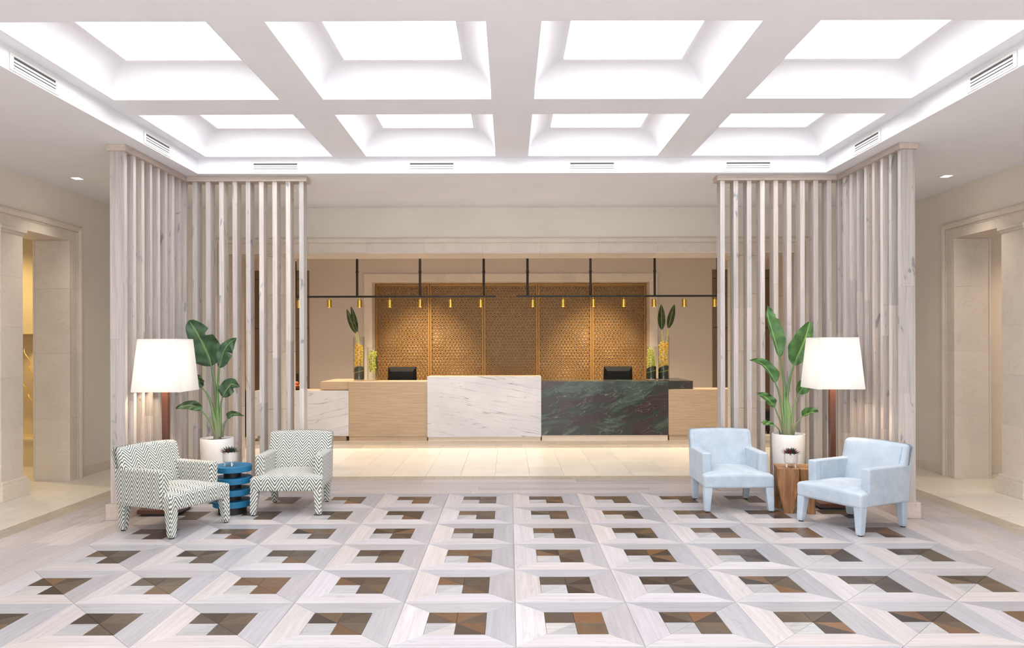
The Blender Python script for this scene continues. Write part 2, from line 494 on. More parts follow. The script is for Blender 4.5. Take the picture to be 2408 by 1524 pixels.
def glass():
    m = bpy.data.materials.new('clear_glass'); m.use_nodes = True
    nt = m.node_tree; nt.nodes.clear()
    o = nt.nodes.new('ShaderNodeOutputMaterial')
    t = N(nt, 'ShaderNodeBsdfTransparent'); t.inputs[0].default_value = (0.96, 0.975, 0.965, 1)
    g = N(nt, 'ShaderNodeBsdfGlossy'); g.inputs['Roughness'].default_value = 0.03
    lw = N(nt, 'ShaderNodeLayerWeight'); lw.inputs[0].default_value = 0.5
    fac = math_n(nt, 'ADD', math_n(nt, 'MULTIPLY', math_n(nt, 'POWER', lw.outputs['Facing'], 4.0), 0.55), 0.05)
    x = N(nt, 'ShaderNodeMixShader')
    L(nt, fac, x.inputs[0]); L(nt, t.outputs[0], x.inputs[1]); L(nt, g.outputs[0], x.inputs[2]); L(nt, x.outputs[0], o.inputs[0])
    return m
M['glass'] = glass()
M['pebble'] = plain('white_pebble', rgb(220, 216, 208), 0.4)
M['gold'] = plain('gilded_branch', rgb(226, 180, 96), 0.4, 0.5, var=0.1)
M['orange'] = plain('orange_fruit', rgb(214, 96, 36), 0.5, var=0.1, scale=30)
M['bowl'] = plain('dark_wood_bowl', rgb(88, 44, 24), 0.4, var=0.1, scale=20)
M['suitcase'] = plain('black_luggage_fabric', rgb(22, 21, 22), 0.7, var=0.1, scale=30)
M['chrome'] = plain('chrome_rod', rgb(190, 190, 190), 0.2, 1.0, var=0.01)
M['niche'] = plain('niche_plaster', rgb(206, 186, 146), 0.8, var=0.02)

# ================================================================= THE SETTING
CZ = 3.453           # soffit height
GZ = 3.614           # coffered ceiling height
RX = 3.39            # half width of the ceiling recess
RY0, RY1 = 0.75, 8.08
WX = 5.27            # half width of the lobby
BY = 10.10           # face of the wall in front of the reception
RB = 15.0            # back wall of the reception

# ---------------------------------------------------------------- floor
floor = MB().box(-9.5, 9.5, -3.0, 16.2, -0.2, -0.012).build('floor', plain('floor_screed', rgb(190, 180, 172), 0.6))
tag(floor, 'lobby floor of inlaid oak parquet with beige stone around it', 'floor', kind='structure')

T = 0.6845; H2 = T/2; H4 = T/4; G = 0.0007
def shared(poly, name, mat, c=0.0012):
    me = MB().prism(inset(poly, G), -0.012, 0.0, c).mesh(name)
    me.materials.append(mat); return me
me_border = shared([(-H2,-H2),(H2,-H2),(H4,-H4),(-H4,-H4)], 'border_plank', M['parquet'])
me_wa = shared([(0,0),(H4,0),(H4,H4)], 'wedge', M['parquet'])
me_wb = shared([(0,0),(H4,H4),(0,H4)], 'wedge', M['parquet'])
LIGHT = [(187, 180, 180), (191, 186, 188), (184, 180, 182), (191, 184, 183), (187, 183, 188)]
GREY = [(163, 161, 165), (170, 168, 172), (158, 157, 162), (167, 163, 166), (165, 164, 170)]
BROWN = [(55, 45, 39), (71, 59, 50), (84, 71, 59), (64, 52, 43), (92, 76, 59), (76, 67, 60), (50, 42, 37), (99, 74, 52), (79, 66, 55)]
PALE = [(167,165,167), (172,172,175), (162,161,162), (177,174,172)]
def jit(c, a=4):
    k = random.uniform(-a, a)
    return rgb(*(max(0, min(255, q + k)) for q in c))
for iy in range(7):
    yc = 8.073 - T*(iy + 0.5)
    for ix in range(-5, 5):
        xc = T*(ix + 0.5)
        panel = empty('parquet_panel', (xc, yc, 0), parent=floor)
        for k in range(4):        # 0 near, 1 right, 2 far, 3 left
            link('border_plank', me_border, None, panel, rz=k*PI/2, color=jit(random.choice(LIGHT if k in (0, 3) else GREY)))
        warm = random.random() < 0.3
        for k in range(4):        # 0 far right, 1 far left, 2 near left, 3 near right
            for me in (me_wa, me_wb):
                pal = PALE if k == 2 else (BROWN if not warm else BROWN + [(112,78,50), (104,76,54)])
                link('light_wedge' if k == 2 else 'dark_wedge', me, None, panel, rz=k*PI/2, color=jit(random.choice(pal)))
# straight boards round the inlay
PLANK = [(183, 175, 174), (176, 169, 169), (188, 180, 179), (170, 164, 164), (180, 173, 174), (173, 166, 166)]
PW = 0.165
def board(x0, x1, y0, y1, axis):
    cx, cy = (x0+x1)/2, (y0+y1)/2
    mb = MB().prism(inset([(x0-cx,y0-cy),(x1-cx,y0-cy),(x1-cx,y1-cy),(x0-cx,y1-cy)], 0.0006), -0.012, 0, 0.0012)
    mb.build('floor_board', M['parquet'] if axis == 'x' else M['plank_y'], floor, (cx, cy, 0), color=jit(random.choice(PLANK)))
for s in (-1, 1):
    for j in range(5):
        y = 2.2 + random.uniform(0, 0.9)
        a, b_ = sorted((s*(3.4225 + PW*j), s*(3.4225 + PW*(j+1))))
        y0 = 2.2
        while y0 < 8.895:
            y1 = min(8.898, y if y > y0 + 0.2 else y0 + 0.7)
            board(a, b_, y0, y1, 'y'); y0 = y1; y = y1 + random.uniform(1.2, 2.1)
for j in range(5):
    x0 = -3.4225; x = x0 + random.uniform(0.5, 1.8)
    while x0 < 3.42:
        x1 = min(3.4225, x)
        if 3.4225 - x1 < 0.3: x1 = 3.4225
        board(x0, x1, 8.073 + PW*j, 8.073 + PW*(j+1), 'x'); x0 = x1; x = x1 + random.uniform(1.3, 2.2)
def tile(name, x0, x1, y0, y1, mat, g=0.001):
    cx, cy = (x0+x1)/2, (y0+y1)/2
    return MB().prism(inset([(x0-cx,y0-cy),(x1-cx,y0-cy),(x1-cx,y1-cy),(x0-cx,y1-cy)], g), -0.012, 0, 0.001).build(name, mat, floor, (cx, cy, 0))
# narrow stone borders: two courses each
for r in range(2):
    x = -4.4575 + (0.12 if r else 0)
    edges = [-4.4575] + [x + 0.235*k for k in range(1, 40) if x + 0.235*k < 4.40] + [4.4575]
    for a, b_ in zip(edges, edges[1:]):
        tile('border_tile', a, b_, 8.898 + 0.115*r, 8.898 + 0.115*(r+1), M['border_stone'])
    edges = [-4.4575] + [x + 0.42*k for k in range(1, 30) if x + 0.42*k < 4.40] + [4.4575]
    for a, b_ in zip(edges, edges[1:]):
        tile('border_tile', a, b_, 11.62 + 0.42*r, 11.62 + 0.42*(r+1), M['border_stone'])
    for s in (-1, 1):
        y0 = 2.2 + 0.35*r
        ys = [2.2] + [y0 + 0.7*k for k in range(1, 10) if y0 + 0.7*k < 8.7] + [8.898]
        a, b_ = sorted((s*(4.2475 + 0.105*r), s*(4.2475 + 0.105*(r+1))))
        for u, w in zip(ys, ys[1:]): tile('border_tile', a, b_, u, w, M['border_stone'])
# beige limestone slabs
k = 0
x = -4.4575
cols = 21; cw = 8.915/cols
for c in range(cols):
    y = 9.128; off = [0.83, 0.5, 0.25, 0.66][c % 4]
    ys = [9.128] + [9.128 + off + 0.83*q for q in range(3) if 9.128 + off + 0.83*q < 11.5] + [11.62]
    for u, w in zip(ys, ys[1:]): tile('stone_tile', x + cw*c, x + cw*(c+1), u, w, M['floor_stone'])
for s in (-1, 1):
    for c in range(3):
        a, b_ = sorted((s*(4.4575 + 0.42*c), s*(4.4575 + 0.42*(c+1))))
        ys = [2.2] + [2.2 + [0.6, 0.25, 0.42][c] + 0.83*q for q in range(12) if 2.2 + [0.6, 0.25, 0.42][c] + 0.83*q < 9.9] + [10.1]
        for u, w in zip(ys, ys[1:]): tile('stone_tile', a, b_, u, w, M['floor_stone'])
    a, b_ = sorted((s*5.7175, s*8.6))
    for u in (4.0, 5.2, 6.4, 7.6, 8.8): tile('stone_tile', a, b_, u, u + 1.2, M['floor_stone'])
tile('stone_tile', -5.3, 5.3, 12.46, 15.6, M['floor_stone'])

# ---------------------------------------------------------------- ceiling
cb = MB()
cb.box(-5.65, -RX, -3.0, 9.648, CZ, 3.95).box(RX, 5.65, -3.0, 9.648, CZ, 3.95)
cb.box(-RX, RX, RY1, 9.648, CZ, 3.95).box(-RX, RX, -3.0, RY0, CZ, 3.95)
cb.box(-5.65, 5.65, 9.656, 10.2, CZ, 3.95)
XS = [(-3.27, -1.91), (-1.555, -0.174), (0.174, 1.555), (1.91, 3.27)]
YS = [(6.54, 7.99), (4.656, 6.14), (2.78, 4.26), (0.90, 2.38)]
xb = [-RX] + [q for p in XS for q in p] + [RX]
for i in range(0, len(xb), 2): cb.box(xb[i], xb[i+1], RY0, RY1, GZ, GZ + 0.05)
yb = [RY0] + [q for p in YS[::-1] for q in p] + [RY1]
for i in range(0, len(yb), 2):
    for x0, x1 in XS: cb.box(x0, x1, yb[i], yb[i+1], GZ, GZ + 0.05)
ceiling = cb.build('ceiling', M['ceiling'])
tag(ceiling, 'white plaster ceiling with a deep coffered recess', 'ceiling', kind='structure')
def rring(x0, x1, y0, y1, r, z, n=5):
    out = []
    for cx, cy, a0 in ((x1-r, y0+r, -PI/2), (x1-r, y1-r, 0), (x0+r, y1-r, PI/2), (x0+r, y0+r, PI)):
        for k in range(n+1):
            a = a0 + PI/2*k/n
            out.append((cx + r*math.cos(a), cy + r*math.sin(a), z))
    return out
INS = 0.225; PZ = 3.848
wn = 0
POS = ['far left', 'far centre-left', 'far centre-right', 'far right', 'near left', 'near centre-left', 'near centre-right', 'near right']
for j, (y0, y1) in enumerate(YS):
    for i, (x0, x1) in enumerate(XS):
        steps = [(0.0, 0.004, 0.0)] + [(1-math.cos(q*PI/18), 0.006 + 0.03*math.sin(q*PI/9), math.sin(q*PI/18)) for q in range(1, 10)] + [(1.0, 0.005, 1.05)]
        rings = [rring(x0 + 0.002 + INS*f, x1 - 0.002 - INS*f, y0 + 0.002 + (INS+0.015)*f, y1 - 0.002 - (INS+0.015)*f, r, GZ + (PZ-GZ)*zf) for f, r, zf in steps]
        n = len(rings[0]); mb = MB()
        mb.add([p for r in rings for p in r], [((k+1)*n+q, (k+1)*n+(q+1) % n, k*n+(q+1) % n, k*n+q) for k in range(len(rings)-1) for q in range(n)])
        mb.build('coffer', M['coffer'], ceiling, smooth=180)
        wn += 1
        pane = MB().box(x0+INS-0.01, x1-INS+0.01, y0+INS, y1-INS, PZ+0.0105, PZ+0.03).build('window_%d' % wn, M['sky'])
        tag(pane, ('bright white skylight pane, %s in the coffered ceiling' % POS[wn-1]) if wn <= 8 else 'bright white skylight pane in a coffer above the viewer',
            'skylight', 'skylights of the coffered ceiling', 'structure')

# ---------------------------------------------------------------- walls
wl = {}
for s, nm in ((-1, 'left'), (1, 'right')):
    a, b_ = sorted((s*WX, s*5.65))
    w = MB().box(a, b_, 8.92, 10.12, 0, CZ).box(a, b_, 3.60, 8.92, 2.87, CZ).box(a, b_, -3.0, 3.60, 0, CZ)
    o = w.build('wall_%s' % nm, M['wall']); wl[nm] = o
    tag(o, 'beige plastered %s lobby wall above a stone portal' % nm, 'wall', kind='structure')
wb = MB().box(-3.83, 3.83, BY, 10.69, 2.85, CZ).box(-5.66, -3.83, BY+0.001, 10.69, 0, CZ).box(3.83, 5.66, BY+0.001, 10.69, 0, CZ)
wback = wb.build('wall_back', M['wall'])
tag(wback, 'beige plastered wall over the wide opening to the reception', 'wall', kind='structure')
# reception room
w = MB().box(-5.5, -2.79, RB, RB+0.7, 0, 3.9).box(2.79, 5.5, RB, RB+0.7, 0, 3.9).box(-2.79, 2.79, RB, RB+0.7, 2.872, 3.9).box(-2.79, 2.79, RB+0.56, RB+0.7, 0, 2.872)
wrec = w.build('wall_reception_back', M['wall_rec'])
tag(wrec, 'taupe wall behind the reception desks with a wide lattice niche', 'wall', kind='structure')
w = MB().box(-5.66, -5.3, 10.69, RB, 0, 3.9).box(5.3, 5.66, 10.69, RB, 0, 3.9)
o = w.build('wall_reception_side', M['wall_rec']); tag(o, 'taupe side wall of the reception room', 'wall', kind='structure')
o = MB().box(-5.66, 5.66, 10.2, RB+0.7, 3.9, 4.0).box(-5.66, 5.66, 10.2, 10.69, CZ, 3.9).build('ceiling_reception', M['ceiling'])
tag(o, 'white ceiling of the reception room', 'ceiling', kind='structure')

# architrave pieces
PROF = [(0.0,-0.004),(0.0,0.03),(0.108,0.03),(0.108,0.037),(0.116,0.037),(0.116,0.029),(0.124,0.029),(0.124,0.040),(0.132,0.046),(0.146,0.055),(0.163,0.059),(0.180,0.054),(0.192,0.042),(0.198,0.026),(0.198,-0.004)]
def arch_piece(parent, O, A, W, D, l0, l1, m0=False, m1=False, name='stone_moulding'):
    O, A, W, D = map(Vector, (O, A, W, D))
    c = O + A*(l0+l1)/2
    vs = []
    for w, d in PROF: vs.append(O + A*(l0 - (w if m0 else -0.0007)) + W*w + D*d - c)
    for w, d in PROF: vs.append(O + A*(l1 + (w if m1 else -0.0007)) + W*w + D*d - c)
    n = len(PROF)
    fs = [(i, (i+1) % n, n+(i+1) % n, n+i) for i in range(n)] + [tuple(range(n))[::-1], tuple(range(n, 2*n))]
    if A.cross(W).dot(D) > 0: fs = [f[::-1] for f in fs]
    return MB().add(vs, fs).build(name, M['limestone'], parent, tuple(c), smooth=25)
ZJ = [0.0, 0.74, 1.51, 2.28, 2.85]
tn = 0
for s, nm in ((-1, 'left'), (1, 'right')):
    tn += 1
    tr = empty('trim_%d' % tn, (s*WX, 6.3, 0)); inv = Vector((-s*WX, -6.3, 0))
    tag(tr, 'cream limestone surround of the %s side portal' % nm, 'portal', kind='structure')
    def ap(*a, **k):
        o = arch_piece(tr, *a, **k); o.location = Vector(o.location) + inv; return o
    D = (-s, 0, 0)
    for i in range(4):
        ap((s*WX, 8.92, 0), (0,0,1), (0,1,0), D, ZJ[i], ZJ[i+1], False, i == 3)
        ap((s*WX, 3.60, 0), (0,0,1), (0,-1,0), D, ZJ[i], ZJ[i+1], False, i == 3)
    ys = [3.60, 4.5, 5.45, 6.4, 7.33, 8.12, 8.92]
    for i in range(6):
        ap((s*WX, 0, 2.85), (0,1,0), (0,0,1), D, ys[i], ys[i+1], i == 0, i == 5)
    # reveal slabs of the far jamb and the soffit
    a, b_ = sorted((s*(WX-0.028), s*5.655))
    for i in range(4):
        z0, z1 = ZJ[i], ZJ[i+1]
        cx = (a+b_)/2
        MB().cbox(a-cx, b_-cx, -0.022, 0.022, 0.0003, z1-z0-0.0003, 0.0012).build('stone_slab', M['limestone'], tr, (cx - s*WX, 8.90 - 6.3, z0))
        c0, c1 = sorted((s*5.655, s*5.675))
        MB().cbox(c0-s*5.665, c1-s*5.665, -0.03, 0.02, 0.001, z1-z0-0.001, 0.002).build('corner_bead', M['limestone'], tr, (s*5.665 - s*WX, 8.90 - 6.3, z0))
    for i in range(6):
        cy = (ys[i]+ys[i+1])/2; hl = (ys[i+1]-ys[i])/2 - 0.001
        a2, b2 = sorted((s*(WX+0.004), s*5.655))
        MB().cbox(a2-cx, b2-cx, -hl, hl, 0.001, 0.02, 0.002).build('soffit_slab', M['limestone'], tr, (cx - s*WX, cy - 6.3, 2.85))
    # two square piers stand in the opening
    for py0, py1, where in ((7.70, 8.05, 'far'), (4.47, 4.82, 'near')):
        p = empty('stone_pillar', (s*5.45, (py0+py1)/2, 0))
        tag(p, ('square limestone pillar on a plinth in the %s side portal' % nm) if where == 'far' else 'square limestone pillar of the %s side portal, the one closer to the viewer' % nm, 'pillar', kind='structure')
        hx, hy = 0.19, (py1-py0)/2
        zs = [0.20, 0.735, 1.27, 1.80, 2.33, 2.785]
        for z0, z1 in zip(zs, zs[1:]): MB().cbox(-hx, hx, -hy, hy, 0.0002, z1-z0-0.0002, 0.0015).build('stone_block', M['limestone'], p, (0, 0, z0))
        b = MB().cbox(-hx-0.045, hx+0.045, -hy-0.045, hy+0.045, 0, 0.165, 0.004).cbox(-hx-0.025, hx+0.025, -hy-0.025, hy+0.025, 0.163, 0.20, 0.006)
        b.build('plinth', M['limestone'], p)
        MB().cbox(-hx-0.012, hx+0.012, -hy-0.012, hy+0.012, 2.785, 2.815, 0.004).cbox(-hx-0.03, hx+0.03, -hy-0.03, hy+0.03, 2.813, 2.85, 0.004).build('capital', M['limestone'], p)
# surround of the wide opening to the reception
tn += 1
tr = empty('trim_%d' % tn, (0, BY, 0))
tag(tr, 'cream limestone lintel and jambs framing the reception opening', 'portal', kind='structure')
def ap(*a, **k):
    o = arch_piece(tr, *a, **k); o.location = Vector(o.location) - Vector((0, BY, 0)); return o
xs = [-3.83, -2.73, -1.96, -1.17, -0.39, 0.39, 1.17, 1.96, 2.73, 3.83]
for i in range(9):
    ap((0, BY, 2.85), (1,0,0), (0,0,1), (0,-1,0), xs[i], xs[i+1], i == 0, i == 8, name='lintel_stone')
    cx = (xs[i]+xs[i+1])/2; h = (xs[i+1]-xs[i])/2-0.0008
    MB().cbox(-h, h, 0, 0.61, -0.02, 0, 0.002).build('soffit_slab', M['limestone'], tr, (cx, -0.022, 2.852))
for s in (-1, 1):
    for i in range(4):
        ap((s*3.83, BY, 0), (0,0,1), (s,0,0), (0,-1,0), ZJ[i], ZJ[i+1], False, i == 3)
        MB().cbox(-0.02, 0.02, 0, 0.60, 0.001, ZJ[i+1]-ZJ[i]-0.001, 0.002).build('stone_slab', M['limestone'], tr, (s*3.825, -0.015, ZJ[i]))
    p = empty('stone_pillar', (s*3.20, BY+0.3, 0))
    tag(p, 'slim limestone pier behind the %s slatted screen' % ('left' if s < 0 else 'right'), 'pillar', kind='structure')
    for z0, z1 in zip(ZJ, ZJ[1:]):
        if z1 > 2.8: z1 = 2.80
        MB().cbox(-0.12, 0.12, -0.3, 0.28, 0.001, z1-z0-0.001, 0.005).build('stone_block', M['limestone'], p, (0, 0, z0))
    MB().box(-0.128, 0.128, -0.10, -0.085, 0.0, 2.80).box(-0.128, 0.128, 0.02, 0.035, 0.0, 2.80).build('vertical_bead', M['limestone'], p)
    MB().cbox(-0.14, 0.14, -0.32, 0.30, 2.80, 2.831, 0.003).build('capital', M['limestone'], p)
# skirtings
for s, nm in ((-1, 'left'), (1, 'right')):
    a, b_ = sorted((s*(WX-0.015), s*WX))
    o = MB().cbox(a, b_, 9.13, BY, 0, 0.105, 0.003).build('baseboard_%s' % nm, M['limestone'])
    tag(o, 'low beige stone skirting along the %s lobby wall' % nm, 'skirting', kind='structure')
a = MB().cbox(-WX, -4.04, BY-0.015, BY+0.001, 0, 0.105, 0.003).cbox(4.04, WX, BY-0.015, BY+0.001, 0, 0.105, 0.003).build('baseboard_back', M['limestone'])
tag(a, 'low beige stone skirting beside the reception opening', 'skirting', kind='structure')

# side corridors beyond the portals
NX0, NX1 = -7.1, -5.9
w = MB()
w.box(-8.7, NX0, 9.95, 10.12, 0, 3.4).box(NX1, -5.651, 9.95, 10.12, 0, 3.4).box(NX0, NX1, 9.95, 10.12, 1.76, 3.4).box(NX0, NX1, 9.95, 10.12, 0, 0.33)
w.box(-8.75, -8.6, -3.0, 10.6, 0, 3.4)
wcl = w.build('wall_corridor_left', plain('warm_corridor_plaster', rgb(216, 194, 150), 0.85, var=0.02))
tag(wcl, 'warm yellow corridor wall with a lit niche beyond the left portal', 'wall', kind='structure')
w = MB().box(NX0, NX1, 10.5, 10.56, 0.3, 1.8).box(NX0-0.05, NX0, 10.12, 10.56, 0.3, 1.8).box(NX1, NX1+0.05, 10.12, 10.56, 0.3, 1.8)
w.box(NX0, NX1, 10.12, 10.56, 1.76, 1.82).box(NX0+0.001, NX1-0.001, 9.93, 10.56, 0.331, 0.36)
o = w.build('trim_%d' % (tn+1), M['niche']); tag(o, 'plaster display niche with a ledge in the left corridor wall', 'niche', kind='structure')
w = MB().box(5.651, 8.7, 9.20, 9.35, 0, 3.4).box(8.6, 8.75, -3.0, 9.35, 0, 3.4)
o = w.build('wall_corridor_right', plain('pale_corridor_plaster', rgb(222, 206, 190), 0.85, var=0.02))
tag(o, 'pale corridor wall beyond the right portal', 'wall', kind='structure')
o = MB().cbox(5.66, 8.6, 9.185, 9.2, 0, 0.105, 0.003).build('baseboard_corridor', M['limestone'])
tag(o, 'low stone skirting of the right corridor', 'skirting', kind='structure')
o = MB().box(-8.75, -5.651, -3.0, 10.6, 3.4, 3.5).box(5.651, 8.75, -3.0, 10.6, 3.4, 3.5).build('ceiling_corridor', M['ceiling'])
tag(o, 'white ceiling of the side corridors', 'ceiling', kind='structure')

# doors in the reception back wall
for q, s in enumerate((-1, 1)):
    d = empty('door_%d' % (q+1), (s*4.62, RB, 0))
    tag(d, 'flush brown panelled door %s the reception desks' % ('left of' if s < 0 else 'right of'), 'door', kind='structure')
    for z0, z1 in ((0.0, 1.935), (1.942, 2.92), (2.927, 3.10)):
        MB().cbox(-0.585, 0.585, -0.02, 0.0, z0, z1-0.004, 0.002).build('door_panel', M['wall_panel'], d)
    MB().box(-0.58, 0.58, -0.004, 0.004, 0.0, 3.095).build('shadow_gap', M['dark_gap'], d)
    hx = 0.36 if s < 0 else -0.42
    mb = MB().tube([(hx, -0.02, 1.02), (hx, -0.06, 1.02)], 0.012, 10)
    vs, fs = rounded_box(0.02, 0.012, 0.085, 0.011, 3, 2)
    mb.add([(a+hx+0.04*0, b-0.07, c+0.955) for a, b, c in vs], fs)
    mb.build('door_handle', M['black'], d, smooth=40)

# ================================================================= FIXTURES OF THE CEILING
M['duct'] = plain('dim_duct', rgb(84, 84, 84), 0.8)
def vent(name_label, loc, rz):
    v = empty('air_vent', loc, rz)
    tag(v, name_label, 'air vent', 'air vents round the ceiling recess')
    # local: faces -y, centre at the origin
    f = MB().cbox(-0.275,0.275,-0.006,0.0,0.040,0.058,0.002).cbox(-0.275,0.275,-0.006,0.0,-0.058,-0.040,0.002).cbox(-0.275,-0.235,-0.006,0.0,-0.040,0.040,0.002).cbox(0.235,0.275,-0.006,0.0,-0.040,0.040,0.002)
    f.build('vent_frame', M['vent'], v)
    MB().box(-0.236,0.236,-0.0015,-0.0005,-0.041,0.041).build('duct', M['duct'], v)
    for k in range(3):
        z = -0.031 + 0.0225*k
        MB().add([(-0.234,-0.010,z-0.010),(0.234,-0.010,z-0.010),(0.234,-0.003,z+0.009),(-0.234,-0.003,z+0.009),
                  (-0.234,-0.008,z-0.010),(0.234,-0.008,z-0.010),(0.234,-0.001,z+0.008),(-0.234,-0.001,z+0.008)],
                 [(0,1,2,3),(7,6,5,4),(0,4,5,1),(3,2,6,7),(0,3,7,4),(1,5,6,2)]).build('louvre', M['vent'], v)
    return v
for x, t in ((-2.55, 'over the left slatted screen'), (-0.865, 'over the left pendant rail'), (0.865, 'over the right pendant rail'), (2.55, 'over the right slatted screen')):
    vent('white louvred air vent %s, in the far fascia' % t, (x, RY1 - 0.001, 3.522), 0)
for s, nm in ((-1, 'left'), (1, 'right')):
    for y, t in ((7.16, 'next to the slatted screen'), (5.31, 'closest to the viewer')):
        vent('white louvred air vent in the %s fascia, %s' % (nm, t), (s*(RX - 0.001), y, 3.522), -s*PI/2)
for s, nm in ((-1, 'left'), (1, 'right')):
  for dy in (8.27, 5.9, 3.5):  # the two nearer ones per side are added out of view to brighten the aisles
    d = empty('recessed_downlight', (s*4.80, dy, CZ))
    tag(d, ('small square recessed downlight in the %s side ceiling' % nm) if dy > 8 else 'added square downlight brightening the %s aisle from out of view, %s' % (nm, 'above the portal' if dy > 5 else 'closest to the viewer'), 'downlight', 'recessed downlights')
    MB().cbox(-0.062,0.062,-0.062,-0.046,-0.006,0.0,0.001).cbox(-0.062,0.062,0.046,0.062,-0.006,0.0,0.001).cbox(-0.062,-0.046,-0.046,0.046,-0.006,0.0,0.001).cbox(0.046,0.062,-0.046,0.046,-0.006,0.0,0.001).build('downlight_frame', M['vent'], d)
    MB().box(-0.046,0.046,-0.046,0.046,-0.002,-0.0005).build('downlight_lens', M['downlight'], d)
    ld = bpy.data.lights.new('downlight_lamp', 'SPOT'); ld.energy = 34; ld.color = (1, 0.90, 0.76); ld.spot_size = math.radians(100); ld.spot_blend = 0.8; ld.shadow_soft_size = 0.05
    lo = bpy.data.objects.new('downlight_lamp', ld); COL.objects.link(lo); lo.parent = d; lo.location = (0, 0, -0.02)
    if dy < 8: continue
    k = MB().lathe([(0.0,-0.032),(0.03,-0.032),(0.045,-0.02),(0.055,-0.008),(0.055,0.0)], 24).build('smoke_detector', M['vent'], None, (s*2.60, 8.9, CZ), smooth=40)
    tag(k, 'round white smoke detector by the end of the %s slatted screen' % nm, 'detector', 'smoke detectors')
# corridor lamps behind the portals (wall washers of the corridors)
def spot(name, loc, energy, size, blend=0.6, col=(1, 0.80, 0.55), soft=0.04, target=None):
    ld = bpy.data.lights.new(name, 'SPOT'); ld.energy = energy; ld.color = col; ld.spot_size = math.radians(size); ld.spot_blend = blend; ld.shadow_soft_size = soft
    lo = bpy.data.objects.new(name, ld); COL.objects.link(lo); lo.location = loc
    if target is not None:
        d = Vector(target) - Vector(loc); lo.rotation_euler = d.to_track_quat('-Z', 'Y').to_euler()
    return lo
spot('corridor_downlight', (-6.6, 9.2, 3.38), 130, 110, 0.8, (1, 0.78, 0.42))
spot('corridor_downlight', (6.4, 8.3, 3.38), 80, 110, 0.8, (1, 0.82, 0.6))
spot('niche_downlight', (-6.5, 10.3, 1.74), 14, 110, 0.7, (1, 0.76, 0.42), 0.02)
# lattice spots, then added unseen fill lights that brighten the reception
for x in (-1.75, 1.75): spot('lattice_spotlight', (x, 13.2, 3.86), 950, 48, 1.0, (1, 0.79, 0.53), 0.012, (x, 15.34, 0.72))
for x in (-4.0, -1.4, 1.4, 4.0):
    spot('reception_fill_spot', (x, 11.5, 3.88), 260, 92, 0.9, (1, 0.91, 0.79), 0.10)
    spot('reception_fill_spot', (x, 12.7, 3.88), 90, 130, 0.9, (1, 0.90, 0.78), 0.10)

# ================================================================= SLATTED OAK SCREENS
SW, SD = 0.050, 0.135          # slat thickness and depth
OAK = [(203,193,186), (196,186,180), (190,181,177), (207,198,192), (184,177,172), (200,188,180)]
me_cache = {}
def slat(parent, x, y, lx, ly, zb, zt, joints):
    """one slat of stacked oak lengths; x,y is its centre in the screen's own frame"""
    e = empty('slat', (x, y, zb), parent=parent)
    zs = [0] + [j - zb for j in joints] + [zt - zb]
    for z0, z1 in zip(zs, zs[1:]):
        MB().cbox(-lx/2, lx/2, -ly/2, ly/2, 0.0002, z1-z0-0.0002, 0.0012).build('slat_length', M['slat'], e, (0, 0, z0), color=jit(random.choice(OAK), 3))
for s, nm in ((-1, 'left'), (1, 'right')):
    sc = empty('slatted_screen', (s*3.5, 7.5, 0))
    tag(sc, 'tall L-shaped screen of limed oak slats on the %s' % nm, 'screen', 'slatted oak screens')
    ox, oy = -s*3.5, -7.5
    PH, CT = 0.145, CZ - 0.058
    def js():
        a = random.uniform(0.55, 1.25)
        return [a, a + random.uniform(0.85, 1.1)]
    for i in range(9):
        slat(sc, s*3.6425 + ox, 6.925 + 0.164*i + oy, SD, SW, PH, CT, js())
    for i in range(9):
        slat(sc, s*(3.475 - 0.146*i) + ox, 8.27 + oy, SW, SD, PH, CT, js())
    c = rgb(196, 180, 170)
    # head rail: small end block, long run, return run
    def bar(name, x0, x1, y0, y1, z0, z1, ax):
        a, b_ = sorted((s*x0, s*x1)); cx, cy = (a+b_)/2, (y0+y1)/2
        MB().cbox(a-cx, b_-cx, y0-cy, y1-cy, 0, z1-z0, 0.003).build(name, M['slat_x'] if ax == 'x' else M['slat_y'], sc, (cx+ox, cy+oy, z0), color=jit((200, 184, 174) if name == 'head_rail' else (208, 192, 184), 4))
    bar('head_rail', 3.555, 3.73, 6.88, 7.02, CT, CZ - 0.001, 'y')
    bar('head_rail', 3.555, 3.73, 7.021, 8.36, CT, CZ - 0.001, 'y')
    bar('head_rail', 2.245, 3.554, 8.185, 8.36, CT, CZ - 0.001, 'x')
    bar('plinth_board', 3.545, 3.74, 6.865, 7.02, 0.0, PH, 'y')
    bar('plinth_board', 3.545, 3.74, 7.021, 8.37, 0.0, PH, 'y')
    bar('plinth_board', 2.235, 3.544, 8.17, 8.37, 0.0, PH, 'x')

